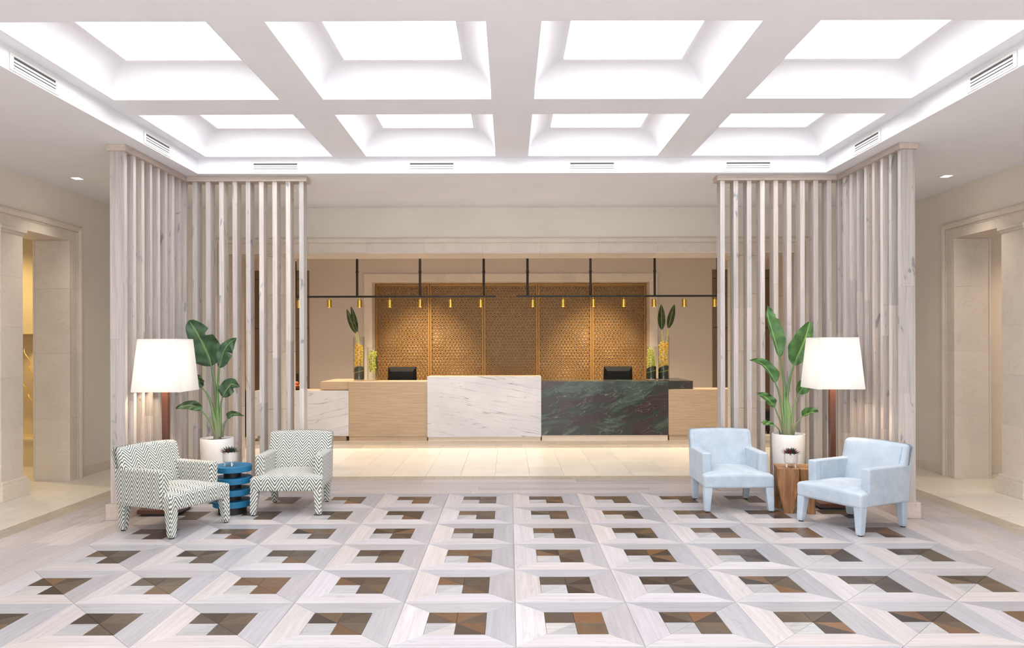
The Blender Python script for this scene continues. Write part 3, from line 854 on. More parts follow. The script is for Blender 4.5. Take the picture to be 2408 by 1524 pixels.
# ================================================================= ARMCHAIRS
def chair_uv(co, n):
    if abs(n.x) > 0.75: return (co.y, co.z)
    return (co.x + 0.0287, co.z + co.y)
def armchair(label, loc, rz, mat, group, stitched):
    ch = empty('armchair', loc, rz)
    tag(ch, label, 'armchair', group)
    uvf = chair_uv if not stitched else None
    def part(name, hx, hy, hz, r, cx, cy, cz, deform=None, m=8):
        vs, fs = rounded_box(hx, hy, hz, r, 3, m)
        vs = [(a+cx, b+cy, c+cz) for a, b, c in vs]
        if deform: vs = [deform(*p) for p in vs]
        return MB().add(vs, fs).build(name, mat, ch, smooth=50, uvf=uvf)
    def ss(a, b, x):
        t = min(1, max(0, (x-a)/(b-a))); return t*t*(3-2*t)
    def seat_def(x, y, z):
        k = ss(-0.245, -0.205, y)
        x *= 1 - 0.245*k
        if z > 0.30:
            cr = (1-(x/0.36)**2) * (1-((y+0.05)/0.36)**2)
            z += 0.045*max(0, cr) * (z-0.30)/0.052
        return (x, y, z)
    part('seat', 0.335, 0.315, 0.062, 0.024, 0, -0.03, 0.290, seat_def, 16)
    def back_def(x, y, z):
        t = (z-0.23)/0.50
        x *= 0.985 + 0.02*t
        front = y < 0.22
        if front: y += 0.145*t + 0.012*math.sin(min(1, max(0, t))*PI)*(-1)*(1-(x/0.31)**2)
        else: y += 0.095*t
        if z > 0.60: z += 0.012*(1-(x/0.31)**2)
        return (x, y, z)
    part('backrest', 0.316, 0.085, 0.245, 0.034, 0, 0.215, 0.475, back_def, 12)
    for sx in (-1, 1):
        def arm_def(x, y, z, sx=sx):
            if y > 0.1 : y += 0.03*ss(0.1, 0.3, y)*(z-0.23)/0.32
            return (x - sx*0.012*(0.55-z)*0, y, z)
        part('armrest', 0.043, 0.262, 0.160, 0.017, sx*0.2745, 0.045, 0.390, arm_def, 6)
    for sx in (-1, 1):
        for fr in (1, 0):
            if fr: tx, ty, bx, by = sx*0.292, -0.300, sx*0.305, -0.318
            else: tx, ty, bx, by = sx*0.270, 0.262, sx*0.262, 0.290
            a1 = 0.040 if fr else 0.036
            vs, fs = rounded_box(1, 1, 1, 0.22, 2, 4)
            out = []
            for x, y, z in vs:
                t = (z+1)/2
                h = 0.026 + (a1-0.026)*t
                out.append((bx + (tx-bx)*t + x*h, by + (ty-by)*t + y*h, 0.010 + 0.232*t))
            if not stitched:
                u2 = (lambda co, n: (co.y*1.0, co.z) if abs(n.x) > 0.75 else (co.x, co.z))
                MB().add(out, fs).build('leg', mat, ch, smooth=50, uvf=u2)
            else:
                MB().add(out, fs).build('leg', mat, ch, smooth=35)
            MB().lathe([(0.0,0.0),(0.018,0.0),(0.018,0.014),(0.0,0.014)], 12, bx, by).build('glide', M['glide'], ch)
    if stitched:
        def zig(name, p0, p1, lat, step=0.0075, w=0.0032):
            p0, p1, lat = Vector(p0), Vector(p1), Vector(lat)
            n = int((p1-p0).length/step)
            pts = [p0 + (p1-p0)*k/n + lat*(w if k % 2 else -w) for k in range(n+1)]
            MB().tube(pts, 0.0010, 4).build(name, M['stitch'], ch)
        for sx in (-1, 1):
            zig('stitching', (sx*0.2300, -0.150, 0.375), (sx*0.2300, -0.150, 0.545), (0, 1, 0))
            zig('stitching', (sx*0.280, 0.218, 0.560), (sx*0.280, 0.262, 0.700), (1, 0, 0))
    return ch
armchair('herringbone armchair beside the slatted screen, turned towards the blue table', (-3.008, 6.61, 0), math.radians(67), M['herring'], 'herringbone armchairs', False)
armchair('herringbone armchair facing the viewer, next to the marble counter end', (-2.150, 7.365, 0), math.radians(2.5), M['herring'], 'herringbone armchairs', False)
armchair('pale blue suede armchair facing the viewer beside the wooden stump table', (2.150, 7.46, 0), math.radians(0.5), M['suede'], 'pale blue armchairs', True)
armchair('pale blue suede armchair turned inward in front of the floor lamp', (3.023, 6.645, 0), math.radians(-62.5), M['suede'], 'pale blue armchairs', True)

# ================================================================= FLOOR LAMPS
def floor_lamp(label, loc, rz):
    l = empty('floor_lamp', loc, rz)
    tag(l, label, 'floor lamp', 'square floor lamps')
    MB().cbox(-0.19,0.19,-0.19,0.19,0.022,0.060,0.003).build('base', M['mahogany'], l)
    MB().box(-0.165,0.165,-0.165,0.165,0.0,0.022).build('base_recess', M['black'], l)
    MB().cbox(-0.028,0.028,-0.028,0.028,0.060,1.30,0.003).build('pole', M['mahogany'], l)
    b, t, z0, z1, th = 0.228, 0.186, 1.165, 1.665, 0.003
    def ring(h, z): return [(-h,-h,z),(h,-h,z),(h,h,z),(-h,h,z)]
    mb = MB().add(ring(b,z0)+ring(t,z1)+ring(b-th,z0)+ring(t-th,z1),
        [(i,(i+1)%4,4+(i+1)%4,4+i) for i in range(4)] + [(8+(i+1)%4,8+i,12+i,12+(i+1)%4) for i in range(4)] +
        [((i+1)%4,i,8+i,8+(i+1)%4) for i in range(4)] + [(4+i,4+(i+1)%4,12+(i+1)%4,12+i) for i in range(4)])
    mb.build('lamp_shade', M['shade'], l)
    MB().box(-t+0.004, t-0.004, -t+0.004, t-0.004, z1-0.012, z1-0.008).build('top_light_block', M['shade'], l)  # unseen lid added to stop lamp light spilling up onto the slats
    mb = MB()
    for a in range(4):
        dx, dy = ((1,0),(0,1),(-1,0),(0,-1))[a]
        mb.tube([(0,0,1.62),(dx*0.184,dy*0.184,1.64)], 0.003, 6)
    mb.tube([(0,0,1.30),(0,0,1.62)], 0.005, 8); mb.build('shade_carrier', M['black'], l)
    MB().lathe([(0.0,1.31),(0.014,1.32),(0.016,1.345),(0.034,1.385),(0.036,1.41),(0.024,1.44),(0.0,1.45)], 16, 0.05, 0).build('bulb', M['bulb'], l, smooth=60)
    ld = bpy.data.lights.new('lamp_light', 'POINT'); ld.energy = LAMP_W; ld.color = (1, 0.80, 0.58); ld.shadow_soft_size = 0.06
    lo = bpy.data.objects.new('lamp_light', ld); COL.objects.link(lo); lo.parent = l; lo.location = (0, -0.06, 1.40)
    return l
LAMP_W = 17.0
floor_lamp('floor lamp with a square white shade behind the herringbone armchair', (-3.335, 7.20, 0), math.radians(1))
floor_lamp('floor lamp with a square white shade behind the turned blue armchair', (3.155, 7.40, 0), math.radians(-2))

# ================================================================= SIDE TABLES
t = empty('side_table', (-2.686, 7.17, 0))
tag(t, 'round side table of four stacked teal discs on black necks', 'side table')
MB().lathe([(0.0,0.0),(0.128,0.0),(0.130,0.003),(0.130,0.071),(0.0,0.071)], 48).build('base', M['blackneck'], t, smooth=30)
for k in range(4):
    z = 0.071 + 0.110*k
    MB().lathe([(0.0,z),(0.174,z),(0.178,z+0.003),(0.178,z+0.052),(0.175,z+0.055),(0.0,z+0.055)], 64).build('disc', M['blue'], t, smooth=30)
    if k < 3: MB().lathe([(0.0,z+0.055),(0.080,z+0.055),(0.080,z+0.110),(0.0,z+0.110)], 40).build('neck', M['blackneck'], t, smooth=30)
st = empty('stump_table', (2.705, 7.215, 0), math.radians(-11))
tag(st, 'carved teak stump side table with tapering legs between the blue armchairs', 'side table')
def stump_leg(x0, x1, y0, y1, bx0, bx1, by0, by1, zt, zmid):
    """one carved column: full size above zmid, tapering to the foot below"""
    mb = MB()
    rings = []
    for k in range(9):
        z = zt*k/8
        t = min(1, max(0, (z-0.0)/zmid)); t = t**1.15
        a0, a1 = bx0+(x0-bx0)*t, bx1+(x1-bx1)*t
        c0, c1 = by0+(y0-by0)*t, by1+(y1-by1)*t
        w = 0.003*math.sin(k*2.1+x0*40)
        ch = 0.012
        rings.append([(a0+ch+w,c0,z),(a1-ch+w,c0,z),(a1+w,c0+ch,z),(a1+w,c1-ch,z),(a1-ch+w,c1,z),(a0+ch+w,c1,z),(a0+w,c1-ch,z),(a0+w,c0+ch,z)])
    n = 8
    fs = [(k*n+i, k*n+(i+1)%n, (k+1)*n+(i+1)%n, (k+1)*n+i) for k in range(8) for i in range(n)]
    fs += [tuple(range(n))[::-1], tuple(8*n+i for i in range(n))]
    return mb.add([p for r in rings for p in r], fs)
stump_leg(-0.165,0.028,-0.165,-0.002, -0.115,-0.022,-0.160,-0.075, 0.42,0.26).build('leg', M['stump'], st, smooth=25)
stump_leg(0.034,0.170,-0.160,-0.002, 0.095,0.168,-0.155,-0.08, 0.418,0.24).build('leg', M['stump'], st, smooth=25)
stump_leg(-0.160,-0.004,0.002,0.165, -0.158,-0.085,0.07,0.160, 0.42,0.28).build('leg', M['stump'], st, smooth=25)
stump_leg(0.002,0.168,0.002,0.168, 0.05,0.160,0.07,0.160, 0.419,0.28).build('leg', M['stump'], st, smooth=25)

# ================================================================= PLANTS
def resample(pts, n):
    pts = [Vector(p) for p in pts]
    if len(pts) == 2: return [pts[0].lerp(pts[1], i/(n-1)) for i in range(n)]
    out = []
    m = len(pts)-1
    for i in range(n):
        t = i/(n-1)*m; k = min(int(t), m-1); f = t-k
        p0 = pts[k-1] if k > 0 else pts[0]*2-pts[1]
        p1, p2 = pts[k], pts[k+1]
        p3 = pts[k+2] if k+2 <= m else pts[m]*2-pts[m-1]
        out.append(0.5*((2*p1) + (p2-p0)*f + (2*p0-5*p1+4*p2-p3)*f*f + (3*p1-p0-3*p2+p3)*f**3))
    return out
def leaf_mesh(mid, wl, wr, fold=0.35, n=26, across=5, notch=(), droop=0.0, peak=0.36, wave=0.012, th=0.0016, blunt=0.75):
    """blade along a midrib; wl / wr half widths seen from the front; notch = (side, t, depth)"""
    pts = resample(mid, n)
    mb = MB(); uv = []
    F = Vector((0, -1, 0))
    rows = []
    for i, p in enumerate(pts):
        t = i/(n-1)
        tg = (pts[min(i+1, n-1)] - pts[max(i-1, 0)]).normalized()
        lat = tg.cross(F)
        if lat.length < 1e-4: lat = Vector((1,0,0))
        lat.normalize(); nrm = lat.cross(tg).normalized()
        tt = t/peak*0.5 if t < peak else 0.5 + (t-peak)/(1-peak)*0.5
        prof = max(0.0, math.sin(PI*tt)) ** (0.62 if t < peak else blunt)
        row = []
        for k in range(-across, across+1):
            q = k/across
            w = (wr if q > 0 else wl) * prof
            for sd, tn_, dep in notch:
                if (q > 0) == (sd > 0) and q != 0:
                    w *= 1 - dep*max(0, 1-abs(t-tn_)/0.045)
            off = lat*(w*q) + nrm*(fold*abs(w*q)*(1-0.3*abs(q))) + nrm*(wave*math.sin(t*19+q*3)*abs(q)) - Vector((0,0,droop*q*q*w))
            row.append(p + off); uv.append((t, q))
        rows.append(row)
    m = 2*across+1
    nv = n*m
    front = [q for r in rows for q in r]
    back = [q + Vector((0, th, 0)) for q in front]
    fs = []
    for i in range(n-1):
        for k in range(m-1):
            a = i*m+k
            fs.append((a, a+1, a+m+1, a+m)); fs.append((nv+a+m, nv+a+m+1, nv+a+1, nv+a))
    for i in range(n-1):
        a, b = i*m, i*m+m-1
        fs.append((a, a+m, nv+a+m, nv+a)); fs.append((b+m, b, nv+b, nv+b+m))
    mb.add(front+back, fs); mb.uv = uv+uv
    return mb
def planter(label, loc, r, h):
    p = empty('planter', loc); tag(p, label, 'planter', 'white ceramic planters')
    MB().lathe([(0.0,0.0),(r*0.80,0.0),(r*0.84,0.006),(r*0.93,h*0.45),(r*0.99,h*0.85),(r,h*0.97),(r*0.985,h),(r*0.93,h),(r*0.915,h-0.012),(r*0.90,h-0.10),(0.0,h-0.10)], 56).build('pot', M['ceramic'], p, smooth=50)
    MB().lathe([(0.0,h-0.015),(r*0.5,h-0.018),(r*0.912,h-0.026),(r*0.88,h-0.09),(0,h-0.09)], 40).build('soil', M['soil'], p, smooth=50)
    return p
def banana(label, loc, stems, mat):
    e = empty('banana_plant', loc); tag(e, label, 'plant', 'potted banana plants')
    for d in stems:
        pts = resample(d['stem'], 14)
        r0, r1 = d.get('r', (0.017, 0.007)); r0 *= 1.3
        MB().tube([tuple(p) for p in pts], [r0+(r1-r0)*(i/13)**0.7 for i in range(14)], 10).build('stalk', M['stem'], e, smooth=60)
        lf = leaf_mesh(d['mid'], d['wl'], d['wr'], **d.get('kw', {})).build('leaf', mat, e, smooth=60)
        rib = resample(d['mid'], 16)
        MB().tube([tuple(p + Vector((0, 0.003, 0))) for p in rib], [r1*(1-0.85*i/15) for i in range(16)], 6).build('midrib', M['stem'], lf, smooth=60)
    z0 = min(q['stem'][0][2] for q in stems)
    MB().tube([(0.0,0.01,z0-0.03),(0.003,0.012,z0+0.12),(0.0,0.012,z0+0.28),(-0.002,0.014,z0+0.36)], [0.040,0.034,0.022,0.010], 14).build('leaf_sheath', M['stem'], e, smooth=60)
    return e
PLANT_R = [
    dict(stem=[(-0.028, -0.0, 0.66), (-0.041, -0.01, 0.89), (-0.054, -0.02, 1.197), (-0.102, -0.03, 1.46)], mid=[(-0.102, -0.03, 1.46), (-0.172, -0.037, 1.695), (-0.227, -0.043, 1.887), (-0.23, -0.05, 1.998)], wl=0.025, wr=0.105, r=(0.018, 0.007), kw=dict(fold=0.5, peak=0.30, notch=((1,0.62,0.35),(1,0.80,0.3)))),
    dict(stem=[(-0.004, 0.0, 0.66), (-0.016, 0.004, 1.005), (0.02, 0.008, 1.244), (0.061, 0.012, 1.378)], mid=[(0.061, 0.012, 1.378), (0.12, 0.015, 1.503), (0.183, 0.017, 1.656), (0.237, 0.02, 1.836)], wl=0.144, wr=0.091, r=(0.019, 0.008), kw=dict(fold=0.28, peak=0.40, blunt=0.6)),
    dict(stem=[(-0.044, -0.0, 0.66), (-0.067, -0.006, 0.909), (-0.105, -0.012, 1.101), (-0.143, -0.018, 1.197)], mid=[(-0.143, -0.018, 1.197), (-0.206, -0.022, 1.312), (-0.297, -0.026, 1.403), (-0.416, -0.03, 1.435)], wl=0.021, wr=0.077, r=(0.014, 0.006), kw=dict(fold=0.5, peak=0.22)),
    dict(stem=[(-0.052, -0.0, 0.66), (-0.095, -0.03, 0.804), (-0.165, -0.06, 0.948)], mid=[(-0.165, -0.06, 0.948), (-0.215, -0.073, 1.01), (-0.282, -0.087, 1.063), (-0.364, -0.1, 1.1)], wl=0.038, wr=0.056, r=(0.012, 0.005), kw=dict(fold=0.4, peak=0.30)),
    dict(stem=[(-0.084, -0.0, 0.66), (-0.11, -0.03, 0.713), (-0.153, -0.06, 0.754)], mid=[(-0.153, -0.06, 0.754), (-0.215, -0.073, 0.78), (-0.273, -0.087, 0.79), (-0.321, -0.1, 0.798)], wl=0.023, wr=0.027, r=(0.009, 0.004), kw=dict(fold=0.4, peak=0.62)),
    dict(stem=[(0.026, 0.0, 0.66), (0.053, 0.009, 0.899), (0.111, 0.018, 1.081)], mid=[(0.111, 0.018, 1.081), (0.159, 0.022, 1.148), (0.207, 0.026, 1.215), (0.245, 0.03, 1.273)], wl=0.075, wr=0.067, r=(0.012, 0.006), kw=dict(fold=0.35, peak=0.30)),
    dict(stem=[(0.049, -0.0, 0.659), (0.076, -0.015, 0.765), (0.132, -0.03, 0.849)], mid=[(0.132, -0.03, 0.849), (0.183, -0.037, 0.875), (0.235, -0.043, 0.894), (0.295, -0.05, 0.899)], wl=0.072, wr=0.012, r=(0.01, 0.004), kw=dict(fold=0.4, peak=0.28)),
]
PLANT_L = [
    dict(stem=[(0.008, 0.0, 0.655), (-0.0, 0.0, 0.984), (-0.026, 0.0, 1.227), (-0.057, 0.0, 1.387)], mid=[(-0.057, 0.0, 1.387), (-0.096, 0.0, 1.513), (-0.178, 0.0, 1.687), (-0.289, 0.0, 1.864)], wl=0.152, wr=0.165, r=(0.018, 0.009), kw=dict(fold=0.16, peak=0.30, blunt=0.5, notch=((1,0.66,0.85),))),
    dict(stem=[(0.023, -0.0, 0.655), (0.011, -0.012, 1.071), (0.034, -0.024, 1.366)], mid=[(0.034, -0.024, 1.366), (0.073, -0.029, 1.513), (0.13, -0.035, 1.612), (0.221, -0.04, 1.679)], wl=0.057, wr=0.102, r=(0.019, 0.008), kw=dict(fold=0.28, peak=0.36, notch=((1,0.44,0.7),))),
    dict(stem=[(0.011, -0.0, 0.655), (-0.048, -0.01, 0.967), (-0.091, -0.02, 1.097), (-0.142, -0.03, 1.168)], mid=[(-0.142, -0.03, 1.168), (-0.162, -0.037, 1.21), (-0.176, -0.043, 1.262), (-0.191, -0.05, 1.314)], wl=0.043, wr=0.052, r=(0.015, 0.006), kw=dict(fold=0.3, peak=0.4)),
    dict(stem=[(0.034, -0.0, 0.655), (0.046, -0.018, 0.95), (0.071, -0.036, 1.067)], mid=[(0.071, -0.036, 1.067), (0.117, -0.044, 1.144), (0.177, -0.052, 1.205), (0.259, -0.06, 1.176)], wl=0.080, wr=0.075, r=(0.013, 0.006), kw=dict(fold=0.25, peak=0.34)),
    dict(stem=[(-0.012, -0.0, 0.655), (-0.057, -0.036, 0.82), (-0.13, -0.072, 0.937)], mid=[(-0.13, -0.072, 0.937), (-0.187, -0.088, 0.981), (-0.273, -0.104, 0.989), (-0.377, -0.12, 0.959)], wl=0.048, wr=0.054, r=(0.012, 0.006), kw=dict(fold=0.3, peak=0.35)),
    dict(stem=[(0.058, -0.0, 0.655), (0.086, -0.03, 0.785), (0.131, -0.06, 0.843)], mid=[(0.131, -0.06, 0.843), (0.173, -0.073, 0.893), (0.229, -0.087, 0.899), (0.318, -0.1, 0.881)], wl=0.036, wr=0.026, r=(0.01, 0.005), kw=dict(fold=0.35, peak=0.3)),
]
planter('white ceramic planter behind the teal disc table', (-3.06, 7.75, 0), 0.166, 0.645)
planter('white ceramic planter behind the teak stump table', (2.873, 7.80, 0), 0.166, 0.670)
banana('banana plant with a broad torn leaf beside the left floor lamp', (-3.06, 7.75, 0), PLANT_L, M['leaf'])
banana('banana plant with a tall pointed leaf beside the right floor lamp', (2.873, 7.80, 0), PLANT_R, M['leaf_r'])


# succulents in footed pots
def succulent(label, loc, seed):
    rnd = random.Random(seed)
    p = empty('footed_pot', loc); tag(p, 'small streaked ceramic pot on three feet, %s' % label, 'pot', 'footed succulent pots')
    MB().lathe([(0.0,0.040),(0.056,0.040),(0.062,0.046),(0.064,0.130),(0.062,0.134),(0.056,0.134),(0.054,0.110),(0.0,0.110)], 40).build('bowl', M['streaked'], p, smooth=40)
    for k in range(3):
        a = -PI/2 + 0.75 + k*2*PI/3
        MB().tube([(0.040*math.cos(a),0.040*math.sin(a),0.045),(0.046*math.cos(a),0.046*math.sin(a),0.0)], [0.009,0.006], 10).build('foot', M['ceramic'], p, smooth=40)
    s = empty('succulent', (loc[0], loc[1], loc[2]+0.111)); tag(s, 'spiky dark succulent with red inner leaves, %s' % label, 'plant', 'small succulents')
    MB().lathe([(0.0,0.0),(0.05,0.0),(0.05,0.012),(0.0,0.016)], 20).build('soil', M['soil'], s)
    for k in range(64):
        el = 1.25 - 1.15*(k/63)**0.8; az = k*2.39996
        ln = 0.056 + 0.036*(k/63) + rnd.uniform(-0.006, 0.010)
        d = Vector((math.cos(az)*math.cos(el), math.sin(az)*math.cos(el), math.sin(el)))
        b = Vector((d.x*0.012, d.y*0.012, 0.010))
        tip = b + d*ln + Vector((0,0,0.010))
        md = b + d*ln*0.45
        side = d.cross(Vector((0,0,1))).normalized()*0.0115; up = side.cross(d).normalized()*0.004
        MB().add([b-side*0.8, b+side*0.8, b-up, md-side, md+side, md-up*1.3, md+up*0.4, tip],
                 [(0,3,5,2),(2,5,4,1),(0,1,6),(0,6,3),(1,4,6),(3,6,7),(6,4,7),(5,3,7),(4,5,7)]).build('leaf', M['succ_red'] if (8 < k and rnd.random() < 0.36) else M['succ_green'], s)
    return p
succulent('on the teal disc table', (-2.693, 7.12, 0.456), 3)
succulent('on the teak stump table', (2.668, 7.19, 0.420), 5)

# ================================================================= RECEPTION
# ---- stone frame and bronze lattice in the back wall
tn = 9
fr = empty('trim_9', (0, RB, 0)); tag(fr, 'limestone frame around the bronze lattice niche', 'niche frame', kind='structure')
fx0, fx1, fz = 2.79, 2.935, 2.872
for a, b_ in ((-2.935, -1.3), (-1.3, 0.0), (0.0, 1.3), (1.3, 2.935)):
    l, r = a, b_
    bl = a + 0.145 if a == -2.935 else a + 0.0008; br = b_ - 0.145 if b_ == 2.935 else b_ - 0.0008
    vs = [(bl,-0.035,fz),(br,-0.035,fz),(r,-0.035,fz+0.15),(l,-0.035,fz+0.15),(bl,0.0,fz),(br,0.0,fz),(r,0.0,fz+0.15),(l,0.0,fz+0.15)]
    MB().add(vs, [(0,1,2,3),(7,6,5,4),(0,4,5,1),(3,2,6,7),(0,3,7,4),(1,5,6,2)]).build('frame_stone', M['limestone'], fr)
for s in (-1, 1):
    for z0, z1 in ((0, 0.9), (0.9, 1.9), (1.9, 2.872)):
        a, b_ = sorted((s*2.79, s*2.935))
        top = z1 if z1 < 2.8 else z1
        q = MB().cbox(a, b_, -0.035, 0.0, z0+0.0008, top-0.0008, 0.002)
        q.build('frame_stone', M['limestone'], fr)
        a, b_ = sorted((s*2.775, s*2.79))
        MB().cbox(a, b_, -0.034, 0.56, z0+0.0008, z1-0.0008, 0.002).build('reveal_slab', M['limestone'], fr)
    # mitred corner blocks
    MB().add([(s*2.79,-0.035,2.872),(s*2.935,-0.035,2.872),(s*2.935,-0.035,3.022),(s*2.79,0,2.872),(s*2.935,0,2.872),(s*2.935,0,3.022)],
             [(0,1,2),(5,4,3),(0,3,4,1),(1,4,5,2),(2,5,3,0)]).build('frame_stone', M['limestone'], fr)
MB().box(-2.775, 2.775, -0.034, 0.56, 2.858, 2.872).build('reveal_slab', M['limestone'], fr)
LY = 15.34
bk = MB().box(-2.774, 2.774, 0.20, 0.215, 0.45, 2.856)
ls = empty('lattice_screen', (0, LY, 0)); tag(ls, 'bronze pierced lattice screen of five panels behind the desks', 'screen')
bk.build('backing_panel', M['backing'], ls)
A = 0.1158
def lattice_mesh(w, z0, z1):
    mb = MB()
    hw = w/2
    d0, d1 = 0.0, 0.014
    sw = 0.0066
    def bar(p, q, width=sw):
        (x0, y0), (x1, y1) = p, q
        def inside(x, y): return -hw-1e-6 <= x <= hw+1e-6 and z0-1e-6 <= y <= z1+1e-6
        if not (inside(x0, y0) or inside(x1, y1)): return
        # clip to the panel
        for _ in range(2):
            if not inside(x1, y1):
                t = 1.0
                if x1 > hw: t = min(t, (hw-x0)/(x1-x0))
                if x1 < -hw: t = min(t, (-hw-x0)/(x1-x0))
                if y1 > z1: t = min(t, (z1-y0)/(y1-y0))
                if y1 < z0: t = min(t, (z0-y0)/(y1-y0))
                x1, y1 = x0+(x1-x0)*t, y0+(y1-y0)*t
            x0, y0, x1, y1 = x1, y1, x0, y0
        dx, dy = x1-x0, y1-y0; l = math.hypot(dx, dy)
        if l < 1e-4: return
        nx, ny = -dy/l*width, dx/l*width
        mb.add([(x0+nx,d0,y0+ny),(x0-nx,d0,y0-ny),(x1-nx,d0,y1-ny),(x1+nx,d0,y1+ny),(x0+nx,d1,y0+ny),(x0-nx,d1,y0-ny),(x1-nx,d1,y1-ny),(x1+nx,d1,y1+ny)],
               [(0,1,2,3),(7,6,5,4),(0,3,7,4),(1,5,6,2)])
    cs = A*math.sqrt(3)/2
    nc = int(hw/cs)+2
    for ci in range(-nc, nc+1):
        cx = ci*cs
        ri = 0
        cz = z0 - A + (A/2 if ci % 2 else 0)
        while cz < z1 + A:
            hexp = [(cx+0.235*A*math.cos(k*PI/3), cz+0.235*A*math.sin(k*PI/3)) for k in range(6)]
            S = [(cx+0.375*A*math.cos(k*PI/3), cz+0.375*A*math.sin(k*PI/3)) for k in range(6)]
            Mp = [(cx+0.5*A*math.cos(PI/6+k*PI/3), cz+0.5*A*math.sin(PI/6+k*PI/3)) for k in range(6)]
            for k in range(6):
                bar(hexp[k], hexp[(k+1) % 6])
                bar(hexp[k], S[k])
                bar(S[k], Mp[k]); bar(S[k], Mp[k-1])
            cz += A
    return mb
PWD = 1.100
lm = lattice_mesh(PWD - 0.07, 0.50, 2.80).mesh('lattice'); lm.materials.append(M['bronze'])
for k in range(5):
    x = (k-2)*1.1065
    pn = empty('lattice_panel', (x, 0, 0), parent=ls)
    link('lattice', lm, None, pn)
    f = MB().cbox(-PWD/2, -PWD/2+0.036, -0.02, 0.03, 0.46, 2.85, 0.003).cbox(PWD/2-0.036, PWD/2, -0.02, 0.03, 0.46, 2.85, 0.003)
    f.cbox(-PWD/2+0.035, PWD/2-0.035, -0.02, 0.03, 2.80, 2.85, 0.003).cbox(-PWD/2+0.035, PWD/2-0.035, -0.02, 0.03, 0.46, 0.50, 0.003)
    f.build('panel_frame', M['bronze'], pn)

# ---- desks (fronts about 12.5 m from the viewer)
def desk(name, label, x0, x1, y0, y1, z1, front, plinth_m, plinth_in=0.03, ph=0.075, top=None, deck=None, group=None):
    cx = (x0+x1)/2
    d = empty(name, (cx, y0, 0)); tag(d, label, 'desk', group)
    w = (x1-x0)/2
    MB().cbox(-w, w, 0, 0.04, ph, z1, 0.002).build('front_panel', front, d)
    for s in (-1, 1):
        a, b_ = sorted((s*(w-0.03), s*w))
        MB().cbox(a, b_, 0.04, y1-y0, ph, z1-0.002, 0.002).build('side_panel', front, d)
    MB().cbox(-w+plinth_in, w-plinth_in, plinth_in, y1-y0-0.05, 0, ph, 0.002).build('plinth', plinth_m, d)
    if top: MB().cbox(-w+0.03, w-0.03, 0.04, y1-y0, z1-0.03, z1-0.001, 0.002).build('worktop', top, d)
    if deck:
        a, b_, dz, dy1 = deck
        q = MB().cbox(a-cx, b_-cx, 0.10, dy1-y0, dz, z1-0.001, 0.003)
        q.build('counter_return', front, d)
    return d
LIGHTPL = plain('pale_plinth_board', rgb(222, 206, 190), 0.5, var=0.02)
desk('reception_desk', 'white veined marble reception desk in the middle, tallest of the row', -1.400, 0.497, 12.46, 12.95, 1.075, M['marble'], LIGHTPL, 0.012, 0.066, M['counter_wood'])
desk('reception_desk', 'rippled oak reception desk left of the white marble one', -2.715, -1.402, 12.50, 13.10, 0.988, M['counter_wood'], M['counter_wood'], 0.005, 0.075, M['counter_wood'], (-3.215, -2.715, 0.85, 13.72))
desk('reception_desk', 'dark green and plum marble reception desk with pale plinth', 0.499, 2.620, 12.50, 13.10, 0.988, M['green'], LIGHTPL, 0.008, 0.088, M['green'], (2.620, 3.055, 0.85, 13.72))
desk('low_desk', 'low white marble counter with a pale oak top at the left end', -4.30, -2.7155, 12.49, 13.05, 0.842, M['marble_low'], M['counter_wood'], 0.05, 0.085, M['counter_wood'])
desk('low_desk', 'low rippled oak counter at the right end of the reception', 2.622, 4.20, 12.49, 13.05, 0.848, M['counter_wood'], M['counter_wood'], 0.012, 0.09, M['counter_wood'])
for x0, x1, lab in ((-2.68, -1.42, 'left'), (0.52, 2.58, 'right')):
    wt = empty('work_table', ((x0+x1)/2, 13.4, 0)); tag(wt, 'lower oak work surface behind the %s reception desk' % lab, 'table', 'work surfaces behind the desks')
    w = (x1-x0)/2
    MB().cbox(-w, w, -0.295, 0.3, 0.70, 0.735, 0.003).build('table_top', M['counter_wood'], wt)
    for s in (-1, 1):
        a, b_ = sorted((s*(w-0.03), s*w)); MB().box(a, b_, -0.28, 0.28, 0, 0.70).build('side_panel', M['counter_wood'], wt)
def monitor(label, x):
    m = empty('monitor', (x, 13.35, 0.735)); tag(m, label, 'monitor', 'desk monitors')
    vs = [(-0.262,0.03,0.085),(0.262,0.03,0.085),(0.250,0.03,0.478),(-0.250,0.03,0.478), (-0.262,0.0,0.085),(0.262,0.0,0.085),(0.250,0.0,0.478),(-0.250,0.0,0.478),
          (-0.215,-0.045,0.12),(0.215,-0.045,0.12),(0.195,-0.045,0.395),(-0.195,-0.045,0.395)]
    MB().add(vs, [(3,2,1,0),(0,1,5,4),(1,2,6,5),(2,3,7,6),(3,0,4,7),(4,5,9,8),(5,6,10,9),(6,7,11,10),(7,4,8,11),(8,9,10,11)]).build('monitor_body', M['blackplastic'], m)
    MB().cbox(-0.245,0.245,0.0305,0.034,0.10,0.465,0.001).build('screen', plain('screen_glass', rgb(14, 15, 18), 0.15), m)
    MB().cbox(-0.035,0.035,-0.065,-0.03,0.0,0.25,0.004).build('stand', M['blackplastic'], m)
    MB().lathe([(0.0,0.0),(0.12,0.0),(0.12,0.010),(0.04,0.018),(0.0,0.018)], 32, 0, -0.03).build('foot', M['blackplastic'], m, smooth=40)
monitor('black monitor seen from behind on the oak desk', -1.942)
monitor('black monitor seen from behind on the green marble desk', 1.905)

